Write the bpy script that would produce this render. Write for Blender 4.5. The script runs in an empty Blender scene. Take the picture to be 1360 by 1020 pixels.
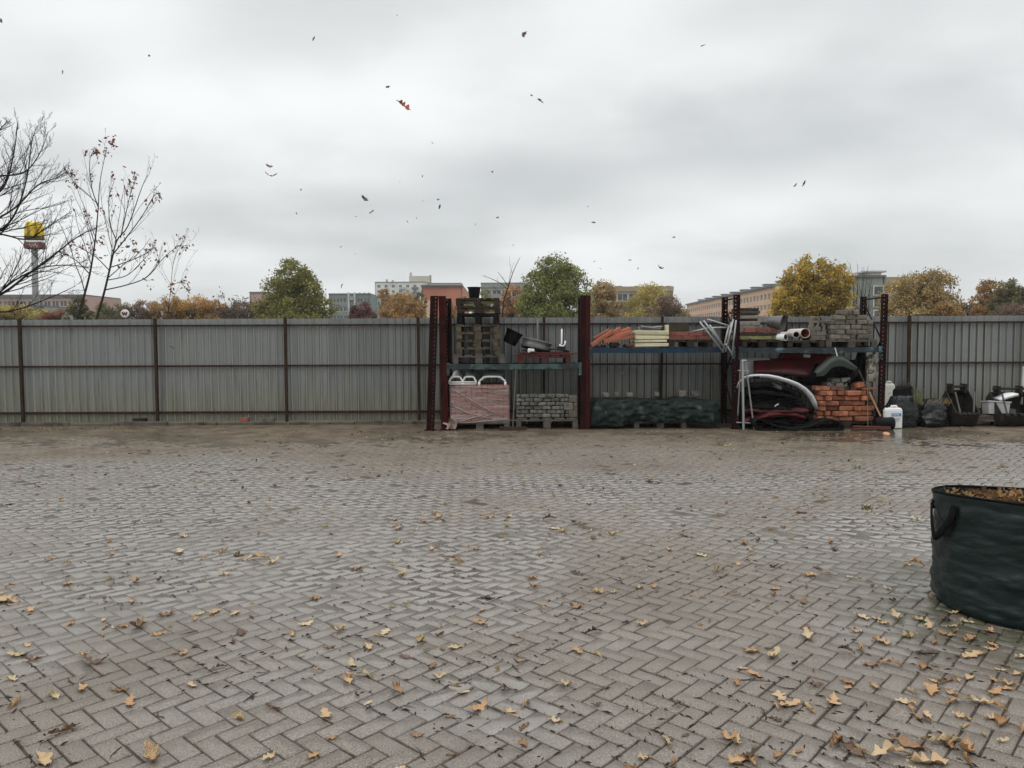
import bpy, bmesh, math, random
import numpy as np
from mathutils import Vector, Matrix, Euler, noise as mnoise

random.seed(11); rng = random.Random(5); nrg = np.random.default_rng(7)
SC = bpy.context.scene
COL = SC.collection
R = math.radians

# ------------------------------------------------------------------ camera
CAM_H, PITCH, ROLL = 1.70, R(3.2), R(-0.25)
cam_d = bpy.data.cameras.new('camera'); cam = bpy.data.objects.new('camera', cam_d); COL.objects.link(cam)
cam_d.sensor_fit = 'HORIZONTAL'; cam_d.sensor_width = 36; cam_d.lens = 27.0
cam_d.clip_start = 0.05; cam_d.clip_end = 3000
CAM_M = Matrix.Translation((0, 0, CAM_H)) @ Matrix.Rotation(R(90) - PITCH, 4, 'X') @ Matrix.Rotation(ROLL, 4, 'Z')
cam.matrix_world = CAM_M
SC.camera = cam

# ------------------------------------------------------------------ light
SUN_EL, SUN_AZ = R(42), R(235)
SC.view_settings.view_transform = 'Standard'; SC.view_settings.look = 'None'
SC.view_settings.gamma = 1; SC.view_settings.exposure = 0.28
W = bpy.data.worlds.new("World"); SC.world = W; W.use_nodes = True
def build_world():
    nt = W.node_tree; N = nt.nodes; L = nt.links; N.clear()
    out = N.new('ShaderNodeOutputWorld'); bg = N.new('ShaderNodeBackground')
    sky = N.new('ShaderNodeTexSky'); sky.sky_type = 'NISHITA'; sky.sun_disc = False
    sky.sun_elevation = SUN_EL; sky.sun_rotation = SUN_AZ
    skm = N.new('ShaderNodeVectorMath'); skm.operation = 'SCALE'; skm.inputs[3].default_value = 0.08
    L.new(sky.outputs[0], skm.inputs[0])
    tc = N.new('ShaderNodeTexCoord'); sep = N.new('ShaderNodeSeparateXYZ'); L.new(tc.outputs['Generated'], sep.inputs[0])
    def m(op, a, b=None, clamp=False):
        n = N.new('ShaderNodeMath'); n.operation = op; n.use_clamp = clamp
        for i, v in enumerate((a, b)):
            if v is None: continue
            if isinstance(v, (int, float)): n.inputs[i].default_value = v
            else: L.new(v, n.inputs[i])
        return n.outputs[0]
    z = m('MAXIMUM', sep.outputs[2], 0.0)
    zz = m('ADD', z, 0.28)
    cmb = N.new('ShaderNodeCombineXYZ')
    L.new(m('DIVIDE', sep.outputs[0], zz), cmb.inputs[0]); L.new(m('DIVIDE', sep.outputs[1], zz), cmb.inputs[1])
    def fbm(scale, detail, off, rough=.55):
        mp = N.new('ShaderNodeMapping'); mp.inputs['Location'].default_value = off
        mp.inputs['Scale'].default_value = (.8, 1.0, 1); L.new(cmb.outputs[0], mp.inputs[0])
        n = N.new('ShaderNodeTexNoise'); n.inputs['Scale'].default_value = scale; n.inputs['Detail'].default_value = detail
        n.inputs['Roughness'].default_value = rough
        L.new(mp.outputs[0], n.inputs['Vector']); return n.outputs[0]
    a = fbm(0.75, 3, (1.3, 4.1, 0)); b = fbm(2.2, 5, (7.2, 2.4, 3), .5)
    v = m('ADD', m('MULTIPLY', a, .7), m('MULTIPLY', b, .3))
    sl = m('DIVIDE', sep.outputs[0], m('MAXIMUM', sep.outputs[1], .12))
    def bank(s0, ss, z0, sz, amp):
        w = m('MULTIPLY', m('SUBTRACT', b, .5), .5)
        p = m('DIVIDE', m('SUBTRACT', sl, s0), ss); q = m('DIVIDE', m('ADD', m('SUBTRACT', z, z0), m('MULTIPLY', w, .25)), sz)
        return m('MULTIPLY', m('POWER', 2.718, m('MULTIPLY', m('ADD', m('MULTIPLY', p, p), m('MULTIPLY', q, q)), -1.0)), amp)
    for args in ((.30, .42, .235, .065, -.09), (-.05, .22, .10, .03, -.05), (.24, .16, .165, .03, .07), (-.60, .32, .36, .14, .10), (-.28, .2, .28, .06, .05), (.5, .3, .40, .06, -.05)):
        v = m('ADD', v, bank(*args))
    rp = N.new('ShaderNodeValToRGB'); rp.color_ramp.interpolation = 'EASE'
    e = rp.color_ramp.elements
    e[0].position = .33; e[0].color = (.50, .52, .525, 1)
    e[1].position = .65; e[1].color = (.86, .873, .87, 1)
    L.new(v, rp.inputs[0])
    # an overcast sky is brighter overhead than at the horizon
    zen = m('MULTIPLY', m('MAXIMUM', m('SUBTRACT', z, .40), 0.0), 2.0)
    br = m('ADD', 1.0, zen)
    sc_ = N.new('ShaderNodeVectorMath'); sc_.operation = 'SCALE'
    L.new(rp.outputs[0], sc_.inputs[0]); L.new(br, sc_.inputs[3])
    mix = N.new('ShaderNodeMix'); mix.data_type = 'RGBA'; mix.inputs[0].default_value = .94
    L.new(skm.outputs[0], mix.inputs[6]); L.new(sc_.outputs[0], mix.inputs[7])
    L.new(mix.outputs[2], bg.inputs[0]); bg.inputs[1].default_value = 1.0
    L.new(bg.outputs[0], out.inputs[0])
build_world()
sun_d = bpy.data.lights.new('sun', 'SUN'); sun_d.energy = 0.6; sun_d.angle = R(40); sun_d.color = (1, .97, .93)
sun = bpy.data.objects.new('sun', sun_d); COL.objects.link(sun)
# light comes from the upper left, a little behind the camera
sdir = Vector((-.62, -.35, .75)).normalized()
sun.rotation_euler = sdir.to_track_quat('Z', 'Y').to_euler()

# ------------------------------------------------------------------ helpers
def ray(px, py):
    d = Vector(((px - 680) / 1020, (510 - py) / 1020, -1.0))
    return (CAM_M.to_3x3() @ d)
def P(px, py, Y):
    d = ray(px, py); return Vector((0, 0, CAM_H)) + d * (Y / d.y)
def G(px, py, z=0.0):
    d = ray(px, py); return Vector((0, 0, CAM_H)) + d * ((z - CAM_H) / d.z)

def tag(o, label=None, cat=None, group=None, kind=None):
    if label: o['label'] = label
    if cat: o['category'] = cat
    if group: o['group'] = group
    if kind: o['kind'] = kind
    return o
def empty(name, loc, label, cat, group=None, rz=0.0):
    o = bpy.data.objects.new(name, None); COL.objects.link(o); o.location = loc; o.rotation_euler = (0, 0, rz)
    o.empty_display_size = .1
    return tag(o, label, cat, group)
def children(o): return [c for c in bpy.data.objects if c.parent == o]
def copy_tree(o, parent=None):
    c = o.copy(); COL.objects.link(c); c.parent = parent
    for ch in list(o.children): copy_tree(ch, c)
    return c

class MB:
    def __init__(s): s.v = []; s.f = []; s.m = []
    def add(s, vs, fs, mi=0):
        b = len(s.v); s.v += [tuple(v) for v in vs]
        for f in fs: s.f.append(tuple(i + b for i in f)); s.m.append(mi)
        return s
    def box(s, c, d, M=None, mi=0, taper=1.0):
        x, y, z = d[0] / 2, d[1] / 2, d[2] / 2
        vs = [Vector((sx * x * (taper if sz > 0 else 1), sy * y * (taper if sz > 0 else 1), sz * z)) for sz in (-1, 1) for sy in (-1, 1) for sx in (-1, 1)]
        if M is not None: vs = [M @ v for v in vs]
        c = Vector(c)
        return s.add([v + c for v in vs], [(0, 2, 3, 1), (4, 5, 7, 6), (0, 1, 5, 4), (2, 6, 7, 3), (0, 4, 6, 2), (1, 3, 7, 5)], mi)
    def bevbox(s, c, d, M=None, b=.006, mi=0, jit=0.0, rg=None):
        x, y, z = d[0] / 2, d[1] / 2, d[2] / 2; b = min(b, x * .45, y * .45, z * .45)
        vs = []
        idx = {}
        for sx in (-1, 1):
            for sy in (-1, 1):
                for sz in (-1, 1):
                    j = Vector((rg.uniform(-jit, jit), rg.uniform(-jit, jit), rg.uniform(-jit, jit))) if jit else Vector()
                    for k, v in enumerate((Vector((sx * x, sy * (y - b), sz * (z - b))), Vector((sx * (x - b), sy * y, sz * (z - b))), Vector((sx * (x - b), sy * (y - b), sz * z)))):
                        idx[(sx, sy, sz, k)] = len(vs); vs.append(v + j)
        I = lambda *a: idx[a]
        fs = []
        for sx in (-1, 1):
            q = [I(sx, -1, -1, 0), I(sx, 1, -1, 0), I(sx, 1, 1, 0), I(sx, -1, 1, 0)]; fs.append(q if sx > 0 else q[::-1])
            q = [I(-1, sx, -1, 1), I(-1, sx, 1, 1), I(1, sx, 1, 1), I(1, sx, -1, 1)]; fs.append(q if sx > 0 else q[::-1])
            q = [I(-1, -1, sx, 2), I(1, -1, sx, 2), I(1, 1, sx, 2), I(-1, 1, sx, 2)]; fs.append(q if sx > 0 else q[::-1])
        for a in (-1, 1):
            for c_ in (-1, 1):
                fs.append([I(a, c_, -1, 0), I(a, c_, 1, 0), I(a, c_, 1, 1), I(a, c_, -1, 1)])
                fs.append([I(a, -1, c_, 0), I(a, 1, c_, 0), I(a, 1, c_, 2), I(a, -1, c_, 2)])
                fs.append([I(-1, a, c_, 1), I(1, a, c_, 1), I(1, a, c_, 2), I(-1, a, c_, 2)])
                for e in (-1, 1): fs.append([I(a, c_, e, 0), I(a, c_, e, 1), I(a, c_, e, 2)])
        if M is not None: vs = [M @ v for v in vs]
        c = Vector(c)
        return s.add([v + c for v in vs], fs, mi)
    def tube(s, pts, r, n=6, mi=0, cap=True, flat=1.0):
        pts = [Vector(p) for p in pts]
        if isinstance(r, (int, float)): r = [r] * len(pts)
        rings = []; prev = None
        for i, p in enumerate(pts):
            t = (pts[min(i + 1, len(pts) - 1)] - pts[max(i - 1, 0)])
            if t.length < 1e-9: t = Vector((0, 0, 1))
            t.normalize()
            if prev is None:
                a = t.orthogonal().normalized()
            else:
                a = (prev - t * prev.dot(t))
                a = a.normalized() if a.length > 1e-6 else t.orthogonal().normalized()
            prev = a; b = t.cross(a)
            rings.append([p + (a * math.cos(2 * math.pi * k / n) + b * math.sin(2 * math.pi * k / n) * flat) * r[i] for k in range(n)])
        vs = [v for rg_ in rings for v in rg_]; fs = []
        for i in range(len(pts) - 1):
            for k in range(n):
                fs.append((i * n + k, i * n + (k + 1) % n, (i + 1) * n + (k + 1) % n, (i + 1) * n + k))
        if cap:
            fs.append(tuple(range(n))[::-1]); fs.append(tuple(range((len(pts) - 1) * n, len(pts) * n)))
        return s.add(vs, fs, mi)
    def lathe(s, prof, n=24, M=None, mi=0, wob=None):
        vs = []; fs = []
        for i, (r, z) in enumerate(prof):
            for k in range(n):
                a = 2 * math.pi * k / n
                rr = r * (wob(a, z) if wob else 1)
                vs.append(Vector((rr * math.cos(a), rr * math.sin(a), z)))
        for i in range(len(prof) - 1):
            for k in range(n): fs.append((i * n + k, i * n + (k + 1) % n, (i + 1) * n + (k + 1) % n, (i + 1) * n + k))
        if M is not None: vs = [M @ v for v in vs]
        return s.add(vs, fs, mi)
    def grid(s, fn, nu, nv, mi=0):
        vs = [fn(i / nu, j / nv) for j in range(nv + 1) for i in range(nu + 1)]
        fs = [(j * (nu + 1) + i, j * (nu + 1) + i + 1, (j + 1) * (nu + 1) + i + 1, (j + 1) * (nu + 1) + i) for j in range(nv) for i in range(nu)]
        return s.add(vs, fs, mi)
    def prism(s, poly, y0, y1, mi=0):
        """poly: (x,z) outline, extruded from y0 to y1"""
        n = len(poly); vs = [(x, y0, z) for x, z in poly] + [(x, y1, z) for x, z in poly]
        fs = [tuple(range(n)), tuple(range(n, 2 * n))[::-1]] + [(k, (k + 1) % n + 0, (k + 1) % n + n, k + n)[::-1] for k in range(n)]
        return s.add(vs, fs, mi)
    def mesh(s, name, mats, smooth=False, off=None):
        me = bpy.data.meshes.new(name)
        v = s.v if off is None else [(a - off[0], b - off[1], c - off[2]) for a, b, c in s.v]
        me.from_pydata(v, [], s.f)
        if not isinstance(mats, (list, tuple)): mats = [mats]
        for m in mats: me.materials.append(m)
        if len(mats) > 1: me.polygons.foreach_set('material_index', s.m)
        if smooth: me.polygons.foreach_set('use_smooth', [True] * len(s.f))
        me.update(); return me
    def build(s, name, mats, parent=None, smooth=False, world=True, solid=0.0, autosmooth=None):
        """verts are in world coordinates (world=True) or local to the parent"""
        off = Vector((0, 0, 0))
        if world:
            if parent is not None: off = parent.matrix_world.translation if parent.parent else Vector(parent.location)
            else:
                xs = [v[0] for v in s.v]; ys = [v[1] for v in s.v]; zs = [v[2] for v in s.v]
                off = Vector(((min(xs) + max(xs)) / 2, (min(ys) + max(ys)) / 2, min(zs)))
        me = s.mesh(name, mats, smooth, off)
        if autosmooth: me.shade_smooth_by_angle(angle=R(autosmooth)) if hasattr(me, 'shade_smooth_by_angle') else None
        o = bpy.data.objects.new(name, me); COL.objects.link(o)
        if parent is not None: o.parent = parent
        elif world: o.location = off
        if solid:
            md = o.modifiers.new('thickness', 'SOLIDIFY'); md.thickness = solid; md.offset = 0
        return o

def np_mesh(name, V, F, mats, smooth=False, attrs=None, cols=None):
    """V (n,3) float, F (m,k) int"""
    me = bpy.data.meshes.new(name); n = len(V); mq, k = F.shape
    me.vertices.add(n); me.vertices.foreach_set('co', np.ascontiguousarray(V, dtype=np.float32).ravel())
    me.loops.add(mq * k); me.loops.foreach_set('vertex_index', np.ascontiguousarray(F, dtype=np.int32).ravel())
    me.polygons.add(mq); me.polygons.foreach_set('loop_start', np.arange(0, mq * k, k, dtype=np.int32))
    if smooth: me.polygons.foreach_set('use_smooth', np.ones(mq, dtype=bool))
    me.update(calc_edges=True)
    for nm, arr in (attrs or {}).items():
        a = me.attributes.new(nm, 'FLOAT', 'POINT'); a.data.foreach_set('value', np.ascontiguousarray(arr, dtype=np.float32))
    if cols is not None:
        a = me.attributes.new('col', 'FLOAT_COLOR', 'POINT')
        c4 = np.ones((n, 4), dtype=np.float32); c4[:, :3] = cols; a.data.foreach_set('color', c4.ravel())
    for m in (mats if isinstance(mats, (list, tuple)) else [mats]): me.materials.append(m)
    return me
def link(name, me, parent=None, loc=None):
    o = bpy.data.objects.new(name, me); COL.objects.link(o)
    if parent is not None: o.parent = parent
    if loc is not None: o.location = loc
    return o

# ------------------------------------------------------------------ materials
class NT:
    def __init__(s, name):
        s.mat = bpy.data.materials.new(name); s.mat.use_nodes = True
        s.nt = s.mat.node_tree; s.N = s.nt.nodes; s.L = s.nt.links
        s.b = s.N['Principled BSDF']
    def n(s, t, **kw):
        nd = s.N.new(t)
        for k, v in kw.items(): setattr(nd, k, v)
        return nd
    def ln(s, a, b): s.L.new(a, b)
    def math(s, op, a, b=None, c=None, clamp=False):
        nd = s.n('ShaderNodeMath', operation=op); nd.use_clamp = clamp
        for i, v in enumerate((a, b, c)):
            if v is None: continue
            if isinstance(v, (int, float)): nd.inputs[i].default_value = v
            else: s.ln(v, nd.inputs[i])
        return nd.outputs[0]
    def mix(s, f, a, b, mode='MIX'):
        nd = s.n('ShaderNodeMix', data_type='RGBA', blend_type=mode)
        for i, v in ((0, f), (6, a), (7, b)):
            if isinstance(v, (int, float)): nd.inputs[i].default_value = v
            elif isinstance(v, tuple): nd.inputs[i].default_value = (*v, 1) if len(v) == 3 else v
            else: s.ln(v, nd.inputs[i])
        return nd.outputs[2]
    def noise(s, vec, scale, detail=4, rough=.55):
        nd = s.n('ShaderNodeTexNoise'); nd.inputs['Scale'].default_value = scale; nd.inputs['Detail'].default_value = detail
        nd.inputs['Roughness'].default_value = rough; s.ln(vec, nd.inputs['Vector']); return nd.outputs[0]
    def mapr(s, v, a, b, c=0.0, d=1.0, smooth=True):
        nd = s.n('ShaderNodeMapRange'); nd.interpolation_type = 'SMOOTHSTEP' if smooth else 'LINEAR'
        s.ln(v, nd.inputs[0])
        for i, x in enumerate((a, b, c, d)): nd.inputs[i + 1].default_value = x
        return nd.outputs[0]
    def coords(s, scale=(1, 1, 1), rand=True):
        tc = s.n('ShaderNodeTexCoord'); mp = s.n('ShaderNodeMapping'); mp.inputs['Scale'].default_value = scale
        s.ln(tc.outputs['Object'], mp.inputs[0])
        if rand:
            oi = s.n('ShaderNodeObjectInfo'); k = s.math('MULTIPLY', oi.outputs['Random'], 53.0)
            cb = s.n('ShaderNodeCombineXYZ'); s.ln(k, cb.inputs[0]); s.ln(k, cb.inputs[1]); s.ln(cb.outputs[0], mp.inputs['Location'])
        return mp.outputs[0]
    def bump(s, h, strength, dist=.01):
        nd = s.n('ShaderNodeBump'); nd.inputs['Strength'].default_value = strength; nd.inputs['Distance'].default_value = dist
        s.ln(h, nd.inputs['Height']); s.ln(nd.outputs[0], s.b.inputs['Normal'])

def mat(name, col, rough=.7, metal=0.0, var=.18, ns=6, bump=.0, bs=60, objvar=0.0, col2=None, c2s=4, c2r=(.5, .62), stretch=(1, 1, 1), col3=None, c3s=11, c3r=(.58, .68), coat=0.0, rvar=.12, spec=None):
    t = NT(name); v = t.coords(stretch)
    f = t.mapr(t.noise(v, ns, 5), .25, .75, 1 - var, 1 + var, False)
    if objvar:
        oi = t.n('ShaderNodeObjectInfo')
        f = t.math('MULTIPLY', f, t.mapr(oi.outputs['Random'], 0, 1, 1 - objvar, 1 + objvar, False))
    base = col
    if col2: base = t.mix(t.mapr(t.noise(v, c2s, 6, .65), *c2r), col, col2)
    if col3: base = t.mix(t.mapr(t.noise(v, c3s, 6, .7), *c3r), base, col3)
    sc = t.n('ShaderNodeVectorMath', operation='SCALE')
    if isinstance(base, tuple): sc.inputs[0].default_value = base
    else: t.ln(base, sc.inputs[0])
    t.ln(f, sc.inputs[3]); t.ln(sc.outputs[0], t.b.inputs['Base Color'])
    t.ln(t.mapr(t.noise(v, ns * 1.7, 4), .3, .7, max(.03, rough - rvar), min(1, rough + rvar), False), t.b.inputs['Roughness'])
    t.b.inputs['Metallic'].default_value = metal
    if spec is None: spec = (.07 if max(col) < .06 else .12 if max(col) < .12 else .3)
    t.b.inputs['Specular IOR Level'].default_value = spec
    if coat: t.b.inputs['Coat Weight'].default_value = coat; t.b.inputs['Coat Roughness'].default_value = .12
    if bump: t.bump(t.noise(v, bs, 5, .6), bump, .01)
    return t.mat

M = {}
M['rust'] = mat('rust_red_steel', (.022, .006, .0055), .62, 0, .35, 9, .35, 80, 0, (.012, .006, .0055), 6, (.45, .62), (1, 1, .45), (.065, .018, .012), 14, (.62, .74))
M['rust_bright'] = mat('worn_red_steel', (.040, .0085, .0075), .6, 0, .35, 9, .35, 80, 0, (.016, .006, .005), 6, (.5, .66), (1, 1, .4), (.10, .032, .02), 16, (.63, .74))
M['fence_rust'] = mat('rusty_fence_steel', (.040, .025, .018), .75, 0, .35, 12, .3, 90, 0, (.085, .042, .022), 5, (.58, .72))
M['beam_teal'] = mat('faded_teal_paint', (.065, .105, .105), .55, 0, .25, 8, .25, 70, 0, (.035, .045, .045), 3.5, (.45, .56), (1, 1, 1), (.20, .27, .27), 10, (.60, .72))
M['beam_blue'] = mat('dull_blue_paint', (.018, .04, .07), .5, 0, .3, 8, .2, 70, 0, (.025, .032, .04), 2.5, (.5, .62), (1, 1, 1), (.06, .11, .16), 9, (.66, .74))
M['beam_dark'] = mat('dark_worn_beam', (.035, .045, .05), .55, 0, .3, 8, .2, 70, 0, (.11, .19, .21), 2.2, (.52, .62))
M['wood'] = mat('weathered_pallet_wood', (.105, .086, .058), .85, 0, .3, 14, .4, 60, .22, (.05, .042, .032), 5, (.45, .64), (1, 1, 1), (.24, .19, .13), 9, (.62, .72))
M['wood_grey'] = mat('grey_old_wood', (.115, .10, .085), .85, 0, .3, 14, .4, 60, .15, (.07, .062, .055), 5, (.5, .68))
M['wood_dark'] = mat('dark_wet_wood', (.045, .034, .027), .75, 0, .35, 12, .4, 60, .15, (.03, .025, .02), 5, (.5, .66))
M['wood_moss'] = mat('mossy_wood', (.19, .19, .085), .9, 0, .35, 14, .5, 70, .1, (.085, .07, .05), 6, (.5, .6))
M['wood_red'] = mat('dark_red_boards', (.085, .025, .022), .6, 0, .3, 9, .2, 60, .1, (.05, .03, .028), 4, (.5, .62))
M['black_plastic'] = mat('black_plastic', (.009, .009, .010), .45, 0, .25, 7, .2, 40)
M['black_matt'] = mat('black_worn_plastic', (.008, .0075, .008), .5, 0, .4, 5, .45, 30, .3, (.022, .020, .020), 5, (.55, .68))
M['rubber'] = mat('black_rubber', (.008, .0085, .0085), .6, 0, .3, 7, .3, 50, 0, (.03, .028, .025), 6, (.56, .7))
M['white_plastic'] = mat('white_plastic', (.72, .73, .72), .4, 0, .06, 5, .1, 30, 0, (.55, .54, .5), 7, (.62, .75))
M['white_dirty'] = mat('dirty_white_plastic', (.55, .545, .50), .5, 0, .1, 5, .1, 30, 0, (.36, .34, .28), 5, (.58, .72))
M['can_blue'] = mat('blue_label', (.02, .16, .38), .5, 0, .1, 5)
M['red_brick'] = mat('red_brown_brick', (.23, .085, .066), .85, 0, .25, 9, .4, 90, .25, (.15, .06, .05), 6, (.52, .64))
M['orange_brick'] = mat('orange_clay_brick', (.32, .125, .068), .85, 0, .32, 9, .45, 90, .45, (.19, .065, .036), 5, (.50, .64), (1, 1, 1), (.26, .17, .09), 6, (.64, .72))
M['terracotta'] = mat('terracotta', (.34, .12, .07), .8, 0, .2, 9, .3, 90, .18, (.30, .10, .05), 6, (.55, .66))
M['stone_grey'] = mat('rough_grey_stone', (.15, .145, .128), .88, 0, .35, 14, .9, 60, .25, (.085, .083, .075), 9, (.46, .6))
M['paver_old'] = mat('old_grey_paver', (.155, .138, .112), .9, 0, .3, 12, .5, 80, .28, (.10, .088, .07), 7, (.52, .64))
M['concrete'] = mat('concrete_slab', (.25, .235, .205), .88, 0, .25, 10, .4, 70, .18, (.15, .135, .11), 4, (.52, .66))
M['insul'] = mat('cream_insulation', (.56, .51, .34), .85, 0, .12, 9, .35, 60, .08, (.48, .42, .26), 6, (.56, .7))
M['grey_sheet'] = mat('grey_sheet', (.22, .225, .225), .5, .2, .2, 7, .15, 40)
M['galv'] = mat('galvanised_tube', (.33, .34, .34), .42, .55, .15, 9, .1, 60, .05, (.26, .25, .24), 6, (.56, .7))
M['dull_steel'] = mat('dull_grey_steel', (.13, .13, .125), .45, .5, .25, 8, .2, 50, 0, (.09, .08, .075), 5, (.52, .66))
M['steel_dark'] = mat('dark_bare_steel', (.035, .032, .03), .5, .35, .35, 8, .3, 50, .1, (.065, .04, .028), 5, (.55, .68))
M['paint_red'] = mat('dull_red_car_paint', (.085, .012, .013), .42, .0, .15, 4, .03, 40, 0, (.055, .012, .012), 3, (.45, .62), coat=.25)
M['paint_red2'] = mat('bright_red_car_paint', (.17, .012, .012), .32, 0, .1, 4, .0, 40, coat=.35)
M['paint_silver'] = mat('silver_car_paint', (.62, .63, .64), .3, .25, .08, 5, .0, 40, 0, (.45, .45, .44), 6, (.6, .74), coat=.3)
M['paint_dgrey'] = mat('dark_grey_green_paint', (.068, .078, .072), .42, .1, .2, 5, .05, 40, 0, (.12, .125, .115), 5, (.56, .7))
M['light_panel'] = mat('pale_grey_panel', (.42, .42, .43), .5, 0, .08, 4)
M['tarp'] = mat('green_tarpaulin', (.013, .021, .0185), .34, 0, .3, 5, .6, 22, 0, (.065, .08, .072), 5.5, (.50, .75), (1, 1, 1))
M['bag_green'] = mat('dark_green_bag_fabric', (.007, .0155, .0148), .40, 0, .3, 4, .55, 16, 0, (.012, .025, .0235), 6, (.5, .75), (1, 1, 2.6), spec=.28)
M['sack_dark'] = mat('dark_sack_film', (.008, .012, .012), .24, 0, .3, 5, .7, 13, .1, (.014, .022, .021), 4, (.52, .75), spec=.36)
M['sack_black'] = mat('black_sack_film', (.006, .006, .0065), .24, 0, .3, 5, .8, 15, .1, spec=.36)
M['strap'] = mat('black_webbing', (.006, .006, .0065), .8, 0, .2, 20, .4, 200)
M['straw'] = mat('dry_straw', (.22, .16, .075), .9, 0, .3, 10)
M['handle_wood'] = mat('wooden_handle', (.34, .20, .12), .6, 0, .2, 12, 0, 60)
M['brush'] = mat('dark_broom_bristle', (.06, .035, .024), .85, 0, .4, 30, .5, 160)
M['broom_red'] = mat('red_brown_broom', (.10, .042, .03), .8, 0, .4, 30, .5, 160)
M['kerb'] = mat('kerb_concrete', (.115, .10, .083), .9, 0, .3, 6, .6, 50, 0, (.06, .052, .042), 2.2, (.48, .64), (1, 1, 1), (.10, .11, .06), 5, (.6, .72))
M['bark'] = mat('bark', (.055, .045, .038), .9, 0, .3, 9, .4, 50)
M['bark_dark'] = mat('dark_wet_bark', (.028, .024, .023), .85, 0, .3, 9, .4, 50)
M['cloth'] = None

def foliage_mat():
    t = NT('foliage'); a = t.n('ShaderNodeAttribute'); a.attribute_name = 'col'
    t.ln(a.outputs['Color'], t.b.inputs['Base Color']); t.b.inputs['Roughness'].default_value = .7
    t.b.inputs['Specular IOR Level'].default_value = .25
    tr = t.n('ShaderNodeBsdfTranslucent'); t.ln(a.outputs['Color'], tr.inputs[0])
    ms = t.n('ShaderNodeMixShader'); ms.inputs[0].default_value = .38
    t.ln(t.b.outputs[0], ms.inputs[1]); t.ln(tr.outputs[0], ms.inputs[2])
    t.ln(ms.outputs[0], t.N['Material Output'].inputs[0]); return t.mat
M['foliage'] = foliage_mat()

def leaf_mat(name, stops, rough=.6):
    t = NT(name); oi = t.n('ShaderNodeObjectInfo'); rp = t.n('ShaderNodeValToRGB')
    e = rp.color_ramp.elements
    e[0].position = stops[0][0]; e[0].color = (*stops[0][1], 1); e[1].position = stops[-1][0]; e[1].color = (*stops[-1][1], 1)
    for p, c in stops[1:-1]: x = e.new(p); x.color = (*c, 1)
    v = t.coords()
    f = t.math('ADD', oi.outputs['Random'], t.mapr(t.noise(v, 30, 3), .3, .7, -.12, .12, False), clamp=True)
    t.ln(f, rp.inputs[0]); t.ln(rp.outputs[0], t.b.inputs['Base Color'])
    t.b.inputs['Roughness'].default_value = rough
    t.bump(t.noise(v, 60, 3), .3, .004)
    return t.mat
M['leaf'] = leaf_mat('dead_oak_leaf', [(0, (.05, .028, .020)), (.12, (.13, .07, .04)), (.26, (.30, .165, .075)), (.44, (.42, .245, .115)), (.64, (.46, .315, .17)), (.82, (.49, .385, .25)), (.95, (.40, .33, .16)), (1, (.28, .12, .06))])
M['leaf_sky'] = leaf_mat('windblown_leaf', [(0, (.05, .035, .03)), (.5, (.09, .06, .045)), (1, (.16, .10, .06))])
M['leaf_orange'] = leaf_mat('orange_leaf', [(0, (.34, .10, .03)), (1, (.40, .13, .04))])
# ================================================================== SETTING: ground, paving, kerb
YF = 14.7           # front line of the rack
YB = 15.52          # back line of the rack
YFE = 15.8          # fence cladding
YK = YFE - .28      # front of kerb

def mud_amount(x, y):
    """0 near the camera, 1 in the silted strip in front of the fence"""
    n = mnoise.noise(Vector((x * .28, y * .5, 3.7))) * 1.6 + mnoise.noise(Vector((x * .9, y * 1.6, 9.1))) * .7
    v = (y - 12.2 + n) / 2.6
    return max(0.0, min(1.0, v))
def dirt_amount(x, y):
    n = mnoise.noise(Vector((x * .35, y * .6, 13.7))) * 2.2 + mnoise.noise(Vector((x * 1.3, y * 2.2, 9.1))) * 1.1
    return max(0.0, min(1.0, (y - 10.3 + n) / 3.2))

BASINS = [(*G(px, py).xy, r, d) for px, py, r, d in ((90, 690, 1.7, .0085), (290, 740, 1.1, .0085), (455, 760, 1.1, .0085), (1165, 712, .9, .0065), (620, 745, .7, .005), (180, 760, .8, .006), (640, 930, .22, .0178), (240, 652, 1.9, .007), (600, 668, 1.6, .005), (830, 690, .9, .005), (150, 800, .45, .005), (480, 640, 1.2, .005), (960, 640, 1.4, .005), (60, 860, .3, .004))]
WATER = -.0190
WETL = -.0085
def ground_h(x, y):
    z = mnoise.noise(Vector((x * .7, y * .7, 0))) * .006 + mnoise.noise(Vector((x * .22, y * .22, 5))) * .010 - .002
    for bx, by, r, d in BASINS:
        q = ((x - bx) ** 2 + (y - by) ** 2) / (r * r)
        if q < 6: z -= d * math.exp(-q)
    return z
def wet_amount(x, y):
    v = (WETL + .0085 - ground_h(x, y) + mnoise.noise(Vector((x * 1.3, y * 1.3, 8))) * .003) / .0085
    return max(0.0, min(1.0, v))
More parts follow.
